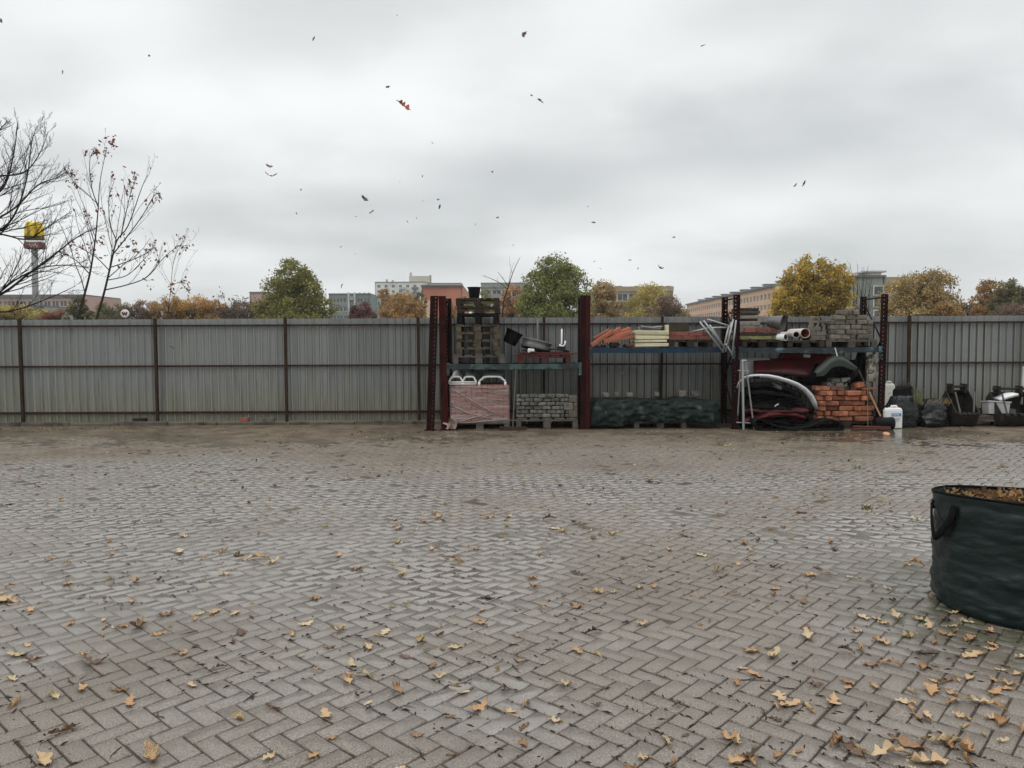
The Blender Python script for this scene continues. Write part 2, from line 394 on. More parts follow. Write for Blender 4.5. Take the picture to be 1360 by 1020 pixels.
def paving_mat():
    t = NT('wet_concrete_paver'); tc = t.n('ShaderNodeTexCoord'); o = tc.outputs['Object']
    at = t.n('ShaderNodeAttribute'); at.attribute_name = 'tint'
    mu = t.n('ShaderNodeAttribute'); mu.attribute_name = 'mud'
    ms = t.n('ShaderNodeAttribute'); ms.attribute_name = 'moss'
    c = t.mix(t.mapr(at.outputs['Fac'], 0, 1, 0, 1, False), (.116, .091, .070), (.200, .160, .126))
    sp = t.noise(o, 150, 3, .8)
    c = t.mix(t.mapr(sp, .36, .64, 0, 1), t.mix(.80, c, (.060, .052, .044)), t.mix(.45, c, (.44, .385, .33)))
    big = t.noise(o, .55, 5, .6)
    c = t.mix(t.mapr(big, .42, .66, 0, .45), c, (.125, .105, .088))
    blot = t.noise(o, 7, 5, .65)
    c = t.mix(t.mapr(blot, .55, .75, 0, .5), c, (.105, .088, .072))
    c = t.mix(t.math('MULTIPLY', mu.outputs['Fac'], .85), c, t.mix(t.mapr(t.noise(o, 2.2, 5, .65), .35, .65), (.095, .073, .050), (.185, .148, .105)))
    c = t.mix(t.math('MULTIPLY', ms.outputs['Fac'], t.mapr(t.noise(o, 6, 5, .7), .35, .6)), c, (.062, .064, .032))
    wa = t.n('ShaderNodeAttribute'); wa.attribute_name = 'wet'; wet = t.math('ADD', t.math('MULTIPLY', wa.outputs['Fac'], .8), t.mapr(t.noise(o, .34, 4, .6), .45, .7, 0, .45), clamp=True)
    wet2 = t.mapr(t.noise(o, 2.4, 4, .6), .4, .62)
    w = t.math('MULTIPLY', wet, t.mapr(wet2, 0, 1, .55, 1))
    w = t.math('MULTIPLY', w, t.math('SUBTRACT', 1.0, t.math('MULTIPLY', mu.outputs['Fac'], .8)))
    w = t.math('MULTIPLY', t.math('ADD', t.math('MULTIPLY', w, .84), .16), t.math('SUBTRACT', 1.0, t.math('MULTIPLY', mu.outputs['Fac'], .75)))
    t.ln(t.mix(t.math('MULTIPLY', w, .16), c, (.07, .062, .056)), t.b.inputs['Base Color'])
    t.ln(t.math('ADD', t.mapr(w, 0, 1, .70, .24, False), t.mapr(sp, .3, .7, -.07, .07, False)), t.b.inputs['Roughness'])
    t.ln(t.mapr(w, .1, .7, .12, 1.0, False), t.b.inputs['Coat Weight']); t.ln(t.mapr(w, 0, 1, .12, .5, False), t.b.inputs['Specular IOR Level']); t.ln(t.mapr(w, .2, .9, .42, .23, False), t.b.inputs['Coat Roughness']); t.b.inputs['Coat IOR'].default_value = 1.75
    hgt = t.math('ADD', t.math('MULTIPLY', t.noise(o, 180, 3, .7), .5), t.math('MULTIPLY', t.noise(o, 22, 4, .6), .9))
    bp = t.n('ShaderNodeBump'); t.ln(t.mapr(w, 0, 1, .30, .10, False), bp.inputs['Strength']); bp.inputs['Distance'].default_value = .006
    t.ln(hgt, bp.inputs['Height']); t.ln(bp.outputs[0], t.b.inputs['Normal'])
    return t.mat
M['paving'] = paving_mat()
def soil_mat():
    t = NT('joint_soil'); tc = t.n('ShaderNodeTexCoord'); o = tc.outputs['Object']
    mu = t.n('ShaderNodeAttribute'); mu.attribute_name = 'mud'
    ms = t.n('ShaderNodeAttribute'); ms.attribute_name = 'moss'; wa = t.n('ShaderNodeAttribute'); wa.attribute_name = 'wet'
    c1 = t.mix(t.mapr(t.noise(o, 30, 5, .7), .35, .65), (.030, .024, .019), (.085, .070, .054))
    c1 = t.mix(t.math('MULTIPLY', ms.outputs['Fac'], .75), c1, (.05, .058, .022))
    c2 = t.mix(t.mapr(t.noise(o, 2.2, 6, .68), .35, .65), (.092, .070, .048), (.180, .144, .102))
    c2 = t.mix(t.mapr(t.noise(o, 60, 4, .7), .55, .75, 0, .6), c2, (.24, .205, .16))
    c = t.mix(mu.outputs['Fac'], c1, c2); t.ln(c, t.b.inputs['Base Color'])
    t.ln(t.mapr(wa.outputs['Fac'], 0, 1, .7, .25, False), t.b.inputs['Roughness']); t.ln(wa.outputs['Fac'], t.b.inputs['Coat Weight']); t.b.inputs['Coat Roughness'].default_value = .15; t.b.inputs['Coat IOR'].default_value = 1.6
    t.bump(t.noise(o, 55, 5, .7), .7, .012); t.b.inputs['Specular IOR Level'].default_value = .2; return t.mat
M['soil'] = soil_mat()
M['earth'] = mat('grassy_earth', (.07, .075, .035), .95, 0, .4, .3, 0, 60, 0, (.10, .085, .06), .1, (.45, .6))

BAG_C = P(1363, 700, 4.80); BAG_C.z = 0
def moss_amount(x, y):
    d = math.hypot(x - BAG_C.x - .15, (y - BAG_C.y + .1) * 1.0)
    return max(0.0, min(1.0, (1.45 - d) / .8))

def build_paving():
    w = .1; org = G(653.5, 975.6); az = R(42.3)
    u = Vector((math.sin(az), math.cos(az))); v = Vector((-math.cos(az), math.sin(az)))
    X0, X1, Y0, Y1 = -15.5, 15.5, -2.5, YK - .02
    ii, jj = np.meshgrid(np.arange(-330, 330), np.arange(-330, 330), indexing='ij')
    s = (ii + jj) % 4
    out = []
    for kind, sel in ((0, s == 0), (1, s == 2)):
        # the brick's first cell: U bricks start where (i+j)%4==0, V bricks where (i+j)%4==2
        i = ii[sel].astype(float); j = jj[sel].astype(float)
        lu, lv = (2, 1) if kind == 0 else (1, 2)
        cx = org.x + ((i + lu / 2) * u.x + (j + lv / 2) * v.x) * w; cy = org.y + ((i + lu / 2) * u.y + (j + lv / 2) * v.y) * w
        k = (cx > X0) & (cx < X1) & (cy > Y0) & (cy < Y1)
        out.append((cx[k], cy[k], lu, lv))
    Vs = []; Fs = []; tint = []; mud = []; moss = []; base = 0; wetl = []
    for cx, cy, lu, lv in out:
        n = len(cx)
        hu, hv = lu * w / 2, lv * w / 2
        rz = nrg.normal(0, .011, n); dx = nrg.normal(0, .0017, n); dy = nrg.normal(0, .0017, n)
        big = np.array([ground_h(a, b) for a, b in zip(cx, cy)]); wetl.append(np.repeat([wet_amount(a, b) for a, b in zip(cx, cy)], 12))
        dz = nrg.normal(0, .0007, n) + big - np.where(nrg.random(n) < .06, nrg.uniform(.001, .006, n), 0)
        tx = nrg.normal(0, .0030, n); ty = nrg.normal(0, .0030, n)
        rings = []
        for ins, z in ((.0072, 0), (.0040, -.0030), (.0038, -.035)):
            for su, sv in ((-1, -1), (1, -1), (1, 1), (-1, 1)):
                a = su * (hu - ins - nrg.gamma(1.2, .0011, n)); b = sv * (hv - ins - nrg.gamma(1.2, .0011, n))
                aa = a * np.cos(rz) - b * np.sin(rz); bb = a * np.sin(rz) + b * np.cos(rz)
                x = cx + dx + aa * u.x + bb * v.x; y = cy + dy + aa * u.y + bb * v.y
                rings.append(np.stack([x, y, z + dz + tx * aa + ty * bb], 1))
        V = np.stack(rings, 1).reshape(-1, 3); Vs.append(V)
        b = np.arange(n)[:, None] * 12 + base
        q = [[0, 1, 2, 3]]
        for r in (0, 4):
            for k in range(4): q.append([r + k, r + 4 + k, r + 4 + (k + 1) % 4, r + (k + 1) % 4])
        F = (b[:, :, None] + np.array(q)[None]).reshape(-1, 4); Fs.append(F); base += n * 12
        tint.append(np.repeat(nrg.beta(2, 2, n), 12))
        mud.append(np.repeat([dirt_amount(a, b_) for a, b_ in zip(cx, cy)], 12)); moss.append(np.repeat([moss_amount(a, b_) for a, b_ in zip(cx, cy)], 12))
    me = np_mesh('paving', np.concatenate(Vs), np.concatenate(Fs), M['paving'], attrs={'tint': np.concatenate(tint), 'mud': np.concatenate(mud), 'moss': np.concatenate(moss), 'wet': np.concatenate(wetl)})
    tag(link('paving', me), kind='structure')
    # soil in the joints, rising over the pavers where silt has washed up to the fence
    nx, ny = 330, 240
    xs = np.linspace(X0 - .2, X1 + .2, nx); ys = np.linspace(Y0 - .1, YFE + .3, ny) 
    V = []; md = []; mo = []; we = []
    for y in ys:
        for x in xs:
            m = mud_amount(x, y); f = mnoise.noise(Vector((x * 1.7, y * 1.7, 1))) * .5 + mnoise.noise(Vector((x * 6, y * 6, 2))) * .35
            big = ground_h(x, y)
            wv = wet_amount(x, y); we.append(wv); silt = max(0.0, min(1.0, (y - 2.6) / 4.0)) * (.75 + .5 * f); z = big - .0090 + .0052 * silt + m * (.0085 + .0075 * f) + wv * .0028 * (1 - m) * (1 - silt * .35)
            if y > YK - .9: z += (y - YK + .9) * .016
            V.append((x, y, z)); md.append(max(m, .62 * silt)); mo.append(moss_amount(x, y))
    F = [(j * nx + i, j * nx + i + 1, (j + 1) * nx + i + 1, (j + 1) * nx + i) for j in range(ny - 1) for i in range(nx - 1)]
    me = np_mesh('soil', np.array(V), np.array(F), M['soil'], smooth=True, attrs={'mud': np.array(md), 'moss': np.array(mo), 'wet': np.array(we)})
    tag(link('soil', me), kind='structure')
    # standing rain water in the hollows of the yard: flat sheets at one level
    cs = .08; nxx = int((X1 - X0) / cs); V = []; F = []; ids = {}
    def vid(i, j):
        if (i, j) not in ids: ids[(i, j)] = len(V); V.append((X0 + i * cs, i_y0 + j * cs, WATER))
        return ids[(i, j)]
    i_y0 = 1.2
    for j in range(int((13.0 - i_y0) / cs)):
        y = i_y0 + (j + .5) * cs
        for i in range(nxx):
            x = X0 + (i + .5) * cs
            if abs(x) > y * .8 + 1.5: continue
            if ground_h(x, y) < WATER + .0012: F.append((vid(i, j), vid(i + 1, j), vid(i + 1, j + 1), vid(i, j + 1)))
    t = NT('rain_water'); t.N.remove(t.b)
    tr = t.n('ShaderNodeBsdfTransparent'); tr.inputs[0].default_value = (.90, .88, .85, 1); gl = t.n('ShaderNodeBsdfGlossy'); gl.inputs['Roughness'].default_value = .09
    fr = t.n('ShaderNodeFresnel'); fr.inputs[0].default_value = 1.33; mx = t.n('ShaderNodeMixShader'); t.ln(fr.outputs[0], mx.inputs[0]); t.ln(tr.outputs[0], mx.inputs[1]); t.ln(gl.outputs[0], mx.inputs[2])
    tc = t.n('ShaderNodeTexCoord'); bp = t.n('ShaderNodeBump'); bp.inputs['Strength'].default_value = .12; bp.inputs['Distance'].default_value = .004; t.ln(t.noise(tc.outputs['Object'], 9, 3), bp.inputs['Height']); t.ln(bp.outputs[0], gl.inputs['Normal'])
    t.ln(mx.outputs[0], t.N['Material Output'].inputs[0])
    tag(link('puddle_water', np_mesh('puddle_water', np.array(V), np.array(F), t.mat)), kind='structure')
    g = MB(); g.grid(lambda a, b: Vector(((a - .5) * 1300, -190 + b * 780, -.12)), 8, 8)
    tag(g.build('ground', M['earth'], None), kind='structure')
build_paving()

def build_kerb():
    m = MB(); x = -15.6; rg = random.Random(3)
    while x < 15.6:
        L = rg.choice((1.0, 1.0, .5, .8)); h = .085 + rg.uniform(-.012, .02)
        if -1.9 < x < -.9: h += .035
        rz = Matrix.Rotation(rg.uniform(-.012, .012), 3, 'Z') @ Matrix.Rotation(rg.uniform(-.05, .03), 3, 'X')
        m.bevbox((x + L / 2, YK + .045 + rg.uniform(-.012, .012), h / 2 - .03), (L - .012, .09, h + .06), rz, .012, 0, .005, rg); x += L
    tag(m.build('kerb', M['kerb']), kind='structure')
build_kerb()

# ================================================================== FENCE
def cladding_mat():
    t = NT('weathered_zinc_sheet'); v = t.coords((1, 1, 1), False)
    sep = t.n('ShaderNodeSeparateXYZ'); t.ln(v, sep.inputs[0])
    pan = t.n('ShaderNodeAttribute'); pan.attribute_name = 'tint'
    vs = t.n('ShaderNodeMapping'); vs.inputs['Scale'].default_value = (1, 1, .07); t.ln(v, vs.inputs[0])
    c = t.mix(pan.outputs['Fac'], (.172, .184, .186), (.240, .251, .249))
    streak = t.noise(vs.outputs[0], 5.5, 6, .7)
    # green-brown film of algae that grows from the bottom sheet edge upwards
    low = t.math('ADD', t.mapr(sep.outputs[2], .1, 1.25, .92, .0), t.mapr(streak, .3, .7, -.35, .35, False), clamp=True)
    c = t.mix(t.math('MULTIPLY', low, .8), c, t.mix(t.mapr(t.noise(vs.outputs[0], 9, 5, .7), .4, .62), (.240, .232, .155), (.130, .115, .064)))
    c = t.mix(t.mapr(t.noise(vs.outputs[0], 10, 6, .75), .54, .72, 0, .7), c, (.085, .066, .05))
    c = t.mix(t.mapr(t.noise(v, 2.2, 5, .6), .5, .75, 0, .35), c, (.15, .16, .165))
    rb = t.n('ShaderNodeAttribute'); rb.attribute_name = 'rib'; c = t.mix(t.math('MULTIPLY', t.math('MAXIMUM', rb.outputs['Fac'], 0.0), t.mapr(streak, .3, .6, .7, 1.0, False)), c, (.042, .034, .028)); c = t.mix(t.math('MULTIPLY', t.math('MAXIMUM', t.math('MULTIPLY', rb.outputs['Fac'], -1.0), 0.0), .55), c, (.36, .36, .31))  # rib grooves darkened and ridge highlights painted into the sheet colour
    t.ln(c, t.b.inputs['Base Color']); t.b.inputs['Metallic'].default_value = .12
    t.ln(t.mapr(t.noise(v, 6, 4), .3, .7, .42, .62), t.b.inputs['Roughness'])
    t.bump(t.noise(v, 4, 3), .12, .02); return t.mat
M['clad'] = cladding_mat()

POSTS = [-12.55, P(33, 490, YFE).x, P(211, 490, YFE).x, P(382, 490, YFE).x, P(557, 490, YFE).x, P(722, 490, YFE).x, P(877, 490, YFE).x, P(1040, 490, YFE).x, P(1203, 490, YFE).x, P(1358, 490, YFE).x, 12.9, 15.3]
ZT = P(380, 423.3, YFE).z; ZR1 = P(380, 432, YFE).z; ZR2 = P(380, 485.5, YFE).z; ZR3 = P(380, 547, YFE).z
def build_fence():
    root = empty('sheet_metal_fence', (0, YFE, 0), 'long grey corrugated sheet metal fence with rusty posts and rails closing off the yard', 'fence')
    per = .1515; x = -15.4; prof = []; tint = []; ribv = []; rg = random.Random(8); k = 0; tv = .5
    while x < 15.5:
        if k % 7 == 0: tv = rg.uniform(.15, .85)
        rk = rg.choice((.55, .8, 1.0, 1.0)); j = rg.uniform(-.004, .004); tt = min(1, max(0, tv + rg.uniform(-.28, .28)))
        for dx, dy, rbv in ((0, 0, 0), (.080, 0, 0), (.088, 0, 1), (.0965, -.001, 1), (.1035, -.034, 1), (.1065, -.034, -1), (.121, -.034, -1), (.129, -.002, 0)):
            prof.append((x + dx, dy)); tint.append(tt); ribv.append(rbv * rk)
        x += per; k += 1
    V = []; T = []; RB = []
    rows = (.075, .6, 1.2, 1.7, ZR1 - .02, ZR1 + .01, ZT)
    for z in rows:
        for (px_, dy), tt in zip(prof, tint):
            b = mnoise.noise(Vector((px_ * .5, z * .7, 3))) * .018
            zz = z + (mnoise.noise(Vector((math.floor(px_ / 1.06) * 3.1, 0, 7))) * .014 if z in (rows[0], rows[-1]) else 0)
            V.append((px_, dy + b, zz)); T.append(tt); RB.append(0.0)
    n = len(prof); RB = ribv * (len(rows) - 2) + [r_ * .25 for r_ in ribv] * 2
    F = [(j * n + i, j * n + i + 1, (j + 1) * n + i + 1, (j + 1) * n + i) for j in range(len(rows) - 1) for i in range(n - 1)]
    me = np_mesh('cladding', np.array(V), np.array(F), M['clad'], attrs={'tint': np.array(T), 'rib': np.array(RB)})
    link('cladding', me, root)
    for z, hh in ((ZR1, .034), (ZR2, .036), (ZR3, .046)):
        m = MB(); m.box((0, YFE - .055, z), (31, .04, hh)); m.build('rail', M['fence_rust'], root)
    for x in POSTS:
        m = MB(); lean = rg.uniform(-.03, .03)
        m.box((x, YFE - .115, (ZT + .01) / 2 - .02), (.05, .06, ZT + .05), Matrix.Rotation(lean * .4, 3, 'Y'))
        m.build('post', M['fence_rust'], root)
build_fence()
# loose old blocks pushed under the bottom edge of the fence
for px, w_, mt, lb in ((324, .17, 'red_brick', 'red brick wedged under the bottom rail of the fence'), (184, .26, 'wood_dark', 'dark flat block wedged under the fence, left of the red brick'), (356, .22, 'paver_old', 'grey paver wedged under the fence just right of the red brick')):
    q = P(px, 552, YFE - .2); m = MB(); m.bevbox((q.x, YFE - .145, .115), (w_, .1, .085), None, .006)
    tag(m.build('paver_block' if mt != 'red_brick' else 'brick', M[mt]), lb, 'block')

# ================================================================== RACK
def perforated(m, x, y, z0, z1, w, d, back=False, pitch=.075, holes=True):
    """C-section with two columns of slots in its front face"""
    s = -1 if not back else 1
    yf = y + (-d / 2 if not back else d / 2)
    n = int((z1 - z0) / pitch); col = [-w * .25, w * .25]; hw, hh = w * .07, .011
    xs = [-w / 2, col[0] - hw, col[0] + hw, col[1] - hw, col[1] + hw, w / 2]
    for k in range(n):
        a = z0 + k * pitch; zs = [a, a + pitch / 2 - hh, a + pitch / 2 + hh, a + pitch]
        for i in range(5):
            for j in range(3):
                if holes and j == 1 and i in (1, 3): continue
                m.add([(x + xs[i], yf, zs[j]), (x + xs[i + 1], yf, zs[j]), (x + xs[i + 1], yf, zs[j + 1]), (x + xs[i], yf, zs[j + 1])], [(0, 1, 2, 3)])
    zt = z0 + n * pitch
    for sx in (-1, 1):
        xx = x + sx * w / 2
        m.box((xx - sx * .002, y, (z0 + zt) / 2), (.004, d - .002, zt - z0))
        m.box((xx - sx * (.004 + w * .13), y - s * 1 * d / 2 * 1.0 + s * .002 * 0, (z0 + zt) / 2), (w * .26, .004, zt - z0))
def zat(py, px=680, Y=YF): return P(px, py, Y).z
rack = empty('pallet_rack', (P(785, 570, YF).x, YF, 0), 'three-bay rust-red pallet rack of perforated uprights and worn blue beams loaded with salvage', 'storage rack')
XA, XB, XC, XD, XE = P(576, 560, YF).x, P(591, 560, YF).x, P(777, 480, YF).x, P(977.5, 480, YF).x, P(1171, 480, YF).x
ZB1, ZB2, ZB3 = zat(483), zat(461.3, 870), zat(461.5, 1075)
def upright(x, w, ztop, y=YF, back=False, mt='rust', lean=0.0, parent=rack, name='upright', d=.075, holes=True):
    m = MB(); perforated(m, x, y, .012, ztop, w, d, back, holes=holes)
    m.box((x, y, .006), (w * 1.5, d * 1.6, .012))
    if lean:
        for i, v in enumerate(m.v): m.v[i] = (v[0] + lean * v[2], v[1], v[2])
    return m.build(name, M[mt], parent)
upright(XB, .135, zat(388), mt='rust_bright', lean=-.012, holes=False); upright(XB + .02, .12, zat(389), YB, True)
upright(XC - .045, .095, zat(388), mt='rust', lean=.0, holes=False); upright(XC + .052, .092, zat(389), mt='rust_bright', holes=False); upright(XC, .12, zat(390), YB, True)
upright(XD, .115, zat(387, 977)); upright(XD, .11, zat(387, 977), YB, True)
upright(XE, .105, zat(388, 1172), lean=.012); upright(XE, .10, zat(388, 1172), YB, True)
def brace(x):
    for (za, ya, zb, yb) in ((.2, YF, .95, YB), (.95, YB, 1.7, YF), (1.7, YF, 2.42, YB), (.2, YF, .2, YB), (2.50, YF, 2.50, YB)):
        m = MB(); m.tube([(x, ya + (.03 if ya == YF else -.03), za), (x, yb + (.03 if yb == YF else -.03), zb)], .016, 6); m.build('brace', M['rust'], rack)
for x in (XB, XC, XD, XE): brace(x)
def beam(x0, x1, z, mt, h=.095, sag=0.0, back=True):
    for y, s in ((YF - .012, 1), (YB + .012, -1)):
        m = MB(); n = 8
        for k in range(n):
            a, b = x0 + (x1 - x0) * k / n, x0 + (x1 - x0) * (k + 1) / n
            za = z - h / 2 - sag * math.sin(math.pi * k / n); zb = z - h / 2 - sag * math.sin(math.pi * (k + 1) / n)
            m.add([(a, y - .022, za - h / 2), (b, y - .022, zb - h / 2), (b, y - .022, zb + h / 2), (a, y - .022, za + h / 2), (a, y + .022, za - h / 2), (b, y + .022, zb - h / 2), (b, y + .022, zb + h / 2), (a, y + .022, za + h / 2)],
                  [(0, 1, 2, 3), (5, 4, 7, 6), (3, 2, 6, 7), (4, 5, 1, 0)] + ([(4, 0, 3, 7)] if k == 0 else []) + ([(1, 5, 6, 2)] if k == n - 1 else []))
        m.build('beam', M[mt], rack)
    for x in (x0 - .012, x1 + .012):
        m = MB(); m.box((x, YF - .05, z - .10), (.055, .012, .24))
        for k in range(3): m.box((x, YF - .06, z - .035 - k * .065), (.022, .012, .022))
        m.build('beam_connector', M['beam_teal' if mt != 'beam_dark' else 'beam_dark'], rack)
beam(XB + .085, XC - .11, ZB1, 'beam_teal', .10, .008)
beam(XC + .115, XD - .075, ZB2, 'beam_blue', .10, .01)
beam(XD + .075, XE - .07, ZB3, 'beam_dark', .095, .008)
for x0, x1, z in ((XB + .1, XC - .12, ZB1), (XC + .13, XD - .09, ZB2), (XD + .09, XE - .08, ZB3)):
    m = MB(); n = 7; wd_ = (YB - YF - .08) / n
    for k in range(n): m.bevbox(((x0 + x1) / 2, YF + .04 + wd_ * (k + .5), z - .045), (x1 - x0, wd_ - .012, .03), None, .003)
    m.build('shade_deck', M['wood_dark'], rack)  # unseen boards added between the beams to shade the bays below
# the extra upright leaning beside the left end frame
o = empty('leaning_upright', (XA, YF - .06, 0), 'dark rust-red perforated steel upright leaning at the far left end of the rack', 'steel upright')
upright(XA - .06, .145, zat(388), YF - .06, lean=.04, parent=o, name='channel')
# ================================================================== PALLETS
RX = lambda a: Matrix.Rotation(a, 3, 'X')
RY = lambda a: Matrix.Rotation(a, 3, 'Y')
RZ = lambda a: Matrix.Rotation(a, 3, 'Z')
_pal = {}
def pallet(loc, label, w=.8, d=.8, mt='wood', rz=0.0, boards=5, seed=0, group='wooden pallets', h=.144, tilt=0.0):
    key = (w, d, mt, boards, h)
    root = empty('pallet', loc, label, 'pallet', group, rz)
    if tilt: root.rotation_euler = (0, tilt, rz)
    if key not in _pal:
        rg = random.Random(hash((w, d, boards)) % 999 + seed); s = h / .144
        deck = MB()
        bw = w / boards * .80
        for k in range(boards):
            x = -w / 2 + w / boards * (k + .5) * 1.0
            deck.bevbox((x, rg.uniform(-.006, .006), h - .011 * s), (bw, d, .022 * s), RY(rg.uniform(-.006, .006)), .003)
        for y in (-d / 2 + .05, 0, d / 2 - .05): deck.bevbox((0, y, h - .0335 * s), (w, .10, .0225 * s), None, .003)
        blocks = []
        for y in (-d / 2 + .05, 0, d / 2 - .05):
            for x, bw_ in ((-w / 2 + .055, .10), (0, .14), (w / 2 - .055, .10)):
                b = MB(); b.bevbox((x, y, .061 * s), (bw_, .095, .078 * s), RZ(rg.uniform(-.04, .04)), .004); blocks.append(b.mesh('block', M[mt]))
        bots = []
        for x, bw_ in ((-w / 2 + .055, .10), (0, .14), (w / 2 - .055, .10)):
            b = MB(); b.bevbox((x, 0, .011 * s), (bw_, d, .022 * s), None, .003); bots.append(b.mesh('bottom_board', M[mt]))
        _pal[key] = (deck.mesh('deck', M[mt]), blocks, bots)
    dk, bl, bo = _pal[key]
    link('deck', dk, root)
    for m in bl: link('block', m, root)
    for m in bo: link('bottom_board', m, root)
    return root
def xp(px, py=480, Y=YF): return P(px, py, Y).x
YM = YF + .42      # middle of the rack depth
def fpal(pxc, z, label, **k):
    """pallet whose front edge stands at the rack's front line"""
    d = k.get('d', .8); return pallet((xp(pxc) if 'x' not in k else k.pop('x'), YF + .03 + d / 2, z), label, **k)

# ---- bay one, upper level: the tall stack of pallets
z = ZB1 + .002; PXS = 635
fpal(PXS + 1, z, 'lowest and widest grey pallet at the bottom of the tall pallet stack', w=1.0, mt='wood_grey', h=.17); z += .1715
for k, (lb, dx, rz) in enumerate((('pale pallet directly on the wide grey one in the tall stack', .004, .01), ('pale pallet third from the bottom of the tall stack', -.012, -.012), ('pale pallet fourth from the bottom of the tall stack', .006, .006), ('pale pallet just under the black plastic pallet in the tall stack', -.006, -.015))):
    fpal(0, z, lb, x=xp(PXS) + dx, w=.83, rz=rz, mt='wood'); z += .1455
bp = empty('plastic_pallet', (xp(PXS) - .002, YF + .44, z), 'black plastic pallet between the pale and the mossy pallets of the tall stack', 'pallet')
m = MB(); m.bevbox((0, 0, .185), (.80, .8, .05), None, .008); m.build('deck', M['black_plastic'], bp, world=False)
for x in (-.35, 0, .35):
    for y in (-.35, 0, .35):
        m = MB(); m.bevbox((x, y, .08), (.11, .11, .16), None, .01); m.build('foot', M['black_plastic'], bp, world=False)
z += .2115
fpal(0, z, 'lower one of the two mossy green pallets near the top of the tall stack', x=xp(PXS) + .01, w=.83, mt='wood_dark'); z1 = z; z += .1455
fpal(0, z, 'topmost mossy pallet of the tall stack, carrying the black bucket', x=xp(PXS) - .005, w=.84, mt='wood_dark', boards=6); z2 = z; z += .145
# moss-grown boards pushed inside the two top pallets
for zz, nm, lb in ((z1, 'moss', 'green mossy board in the gaps of the lower mossy pallet'), (z2, 'moss', 'green mossy board in the gaps of the topmost pallet')):
    m = MB(); m.bevbox((xp(PXS) + .0, YF + .10, zz + .063), (.80, .03, .062), None, .004)
    tag(m.build('mossy_board', M['wood_moss']), lb, 'board')
def bucket(name, label, px, zb, r0, r1, h, mt, y=YM, Mx=None, cat='bucket'):
    root = empty(name, (xp(px), y, zb), label, cat)
    m = MB(); t = .006
    m.lathe([(0, .004), (r0, 0), (r1, h), (r1 + .012, h), (r1 + .012, h - .02), (r1 + .012, h), (r1 - t, h), (r0 - t, .01), (0, .01)], 28, Mx)
    m.build('shell', M[mt], root, world=False, smooth=False); return root
bucket('bucket', 'black plastic bucket standing on top of the tall pallet stack', 629.5, z + .002, .095, .125, .22, 'black_plastic', YF + .3)

# ---- bay one, upper level, right
zp = ZB1 + .002
fpal(723.5, zp, 'dark red-stained pallet under the steel pans on the first rack shelf', w=1.02, mt='wood_red', h=.15)
m = MB(); rg = random.Random(4)
for k, (a, b, zz, s) in enumerate(((683, 762, .165, .02), (687, 768, .185, .018), (690, 757, .205, .018))):
    m2 = MB(); m2.bevbox(((xp(a) + xp(b)) / 2, YF + .35, zp + zz), (xp(b) - xp(a), .6, s), RY(rg.uniform(-.012, .012)) @ RZ(rg.uniform(-.05, .05)), .004)
    tag(m2.build('board', M['wood_red']), ('lowest dark red board on the red-stained pallet', 'longest dark red board, jutting out right over the red-stained pallet', 'topmost dark red board under the steel pans')[k], 'board')
pan = empty('wheel_rim', (xp(713), YF + .36, zp + .33), 'dull steel wheel rim lying tilted on the dark red boards', 'wheel rim')
pan.rotation_euler = (R(-6), R(14), 0)
m = MB(); m.lathe([(.10, .03), (.20, .02), (.265, -.07), (.29, -.075), (.30, -.06), (.285, 0.0), (.27, .06), (.30, .085), (.292, .10), (.265, .085), (.245, .02), (.16, .05), (.10, .05)], 40)
m.build('rim', M['dull_steel'], pan, world=False, smooth=True)
m = MB(); m.lathe([(.0, .045), (.09, .045), (.10, .03), (.10, .05)], 24); m.build('hub', M['steel_dark'], pan, world=False)
m = MB(); m.grid(lambda a, b: Vector((xp(694) + (xp(757) - xp(694)) * a, YF + .08 + .5 * b, zp + .235 + .03 * math.sin(a * 3.1) + .015 * math.sin(a * 9 + b * 3) - .05 * max(0, a - .8))), 24, 8)
tag(m.build('black_sheet', M['black_matt'], solid=.006), 'black plastic sheet spread under the steel wheel rim', 'plastic sheet')
m = MB(); m.bevbox((xp(705.5), YF + .06, zp + .255), (.13, .09, .055), RY(.1), .02); m.bevbox((xp(703), YF + .05, zp + .235), (.06, .06, .05), RY(-.3), .015)
tag(m.build('white_bottle', M['white_plastic']), 'small white plastic bottle lying below the wheel rim', 'bottle')
m = MB(); x0 = xp(746)
m.tube([(x0 - .015, YF + .15, zp + .34), (x0 + .01, YF + .15, zp + .38), (x0 + .012, YF + .15, zp + .66)], .016, 8)
m.tube([(x0 - .04, YF + .15, zp + .35), (x0 + .03, YF + .15, zp + .32), (x0 + .075, YF + .15, zp + .36), (x0 + .078, YF + .15, zp + .43)], .02, 8)
tag(m.build('white_hook', M['white_plastic'], smooth=True), 'white hook-shaped bracket standing upright beside the wheel rim', 'bracket')
m = MB(); m.box((x0, YF + .15, zp + .28), (.16, .14, .08)); tag(m.build('dark_block', M['steel_dark']), 'dark block carrying the white hook on the red boards', 'block')
root = bucket('tub', 'black plastic tub tipped on its side between the pallet stack and the wheel rim', 675, zp + .28, .13, .17, .27, 'black_plastic', YF + .5, Mx=RY(R(75)).to_4x4())
root.rotation_euler = (R(10), R(-50), 0); root.location.x += .02; root.location.z += .10
m = MB(); m.tube([(xp(714, 440, YFE - .1), YFE - .14, ZB1 + .2), (xp(714, 440, YFE - .1), YFE - .14, zat(425, 714, YFE))], .017, 8)
tag(m.build('thin_pole', M['galv']), 'thin grey pole standing against the fence behind the wheel rim', 'pole')

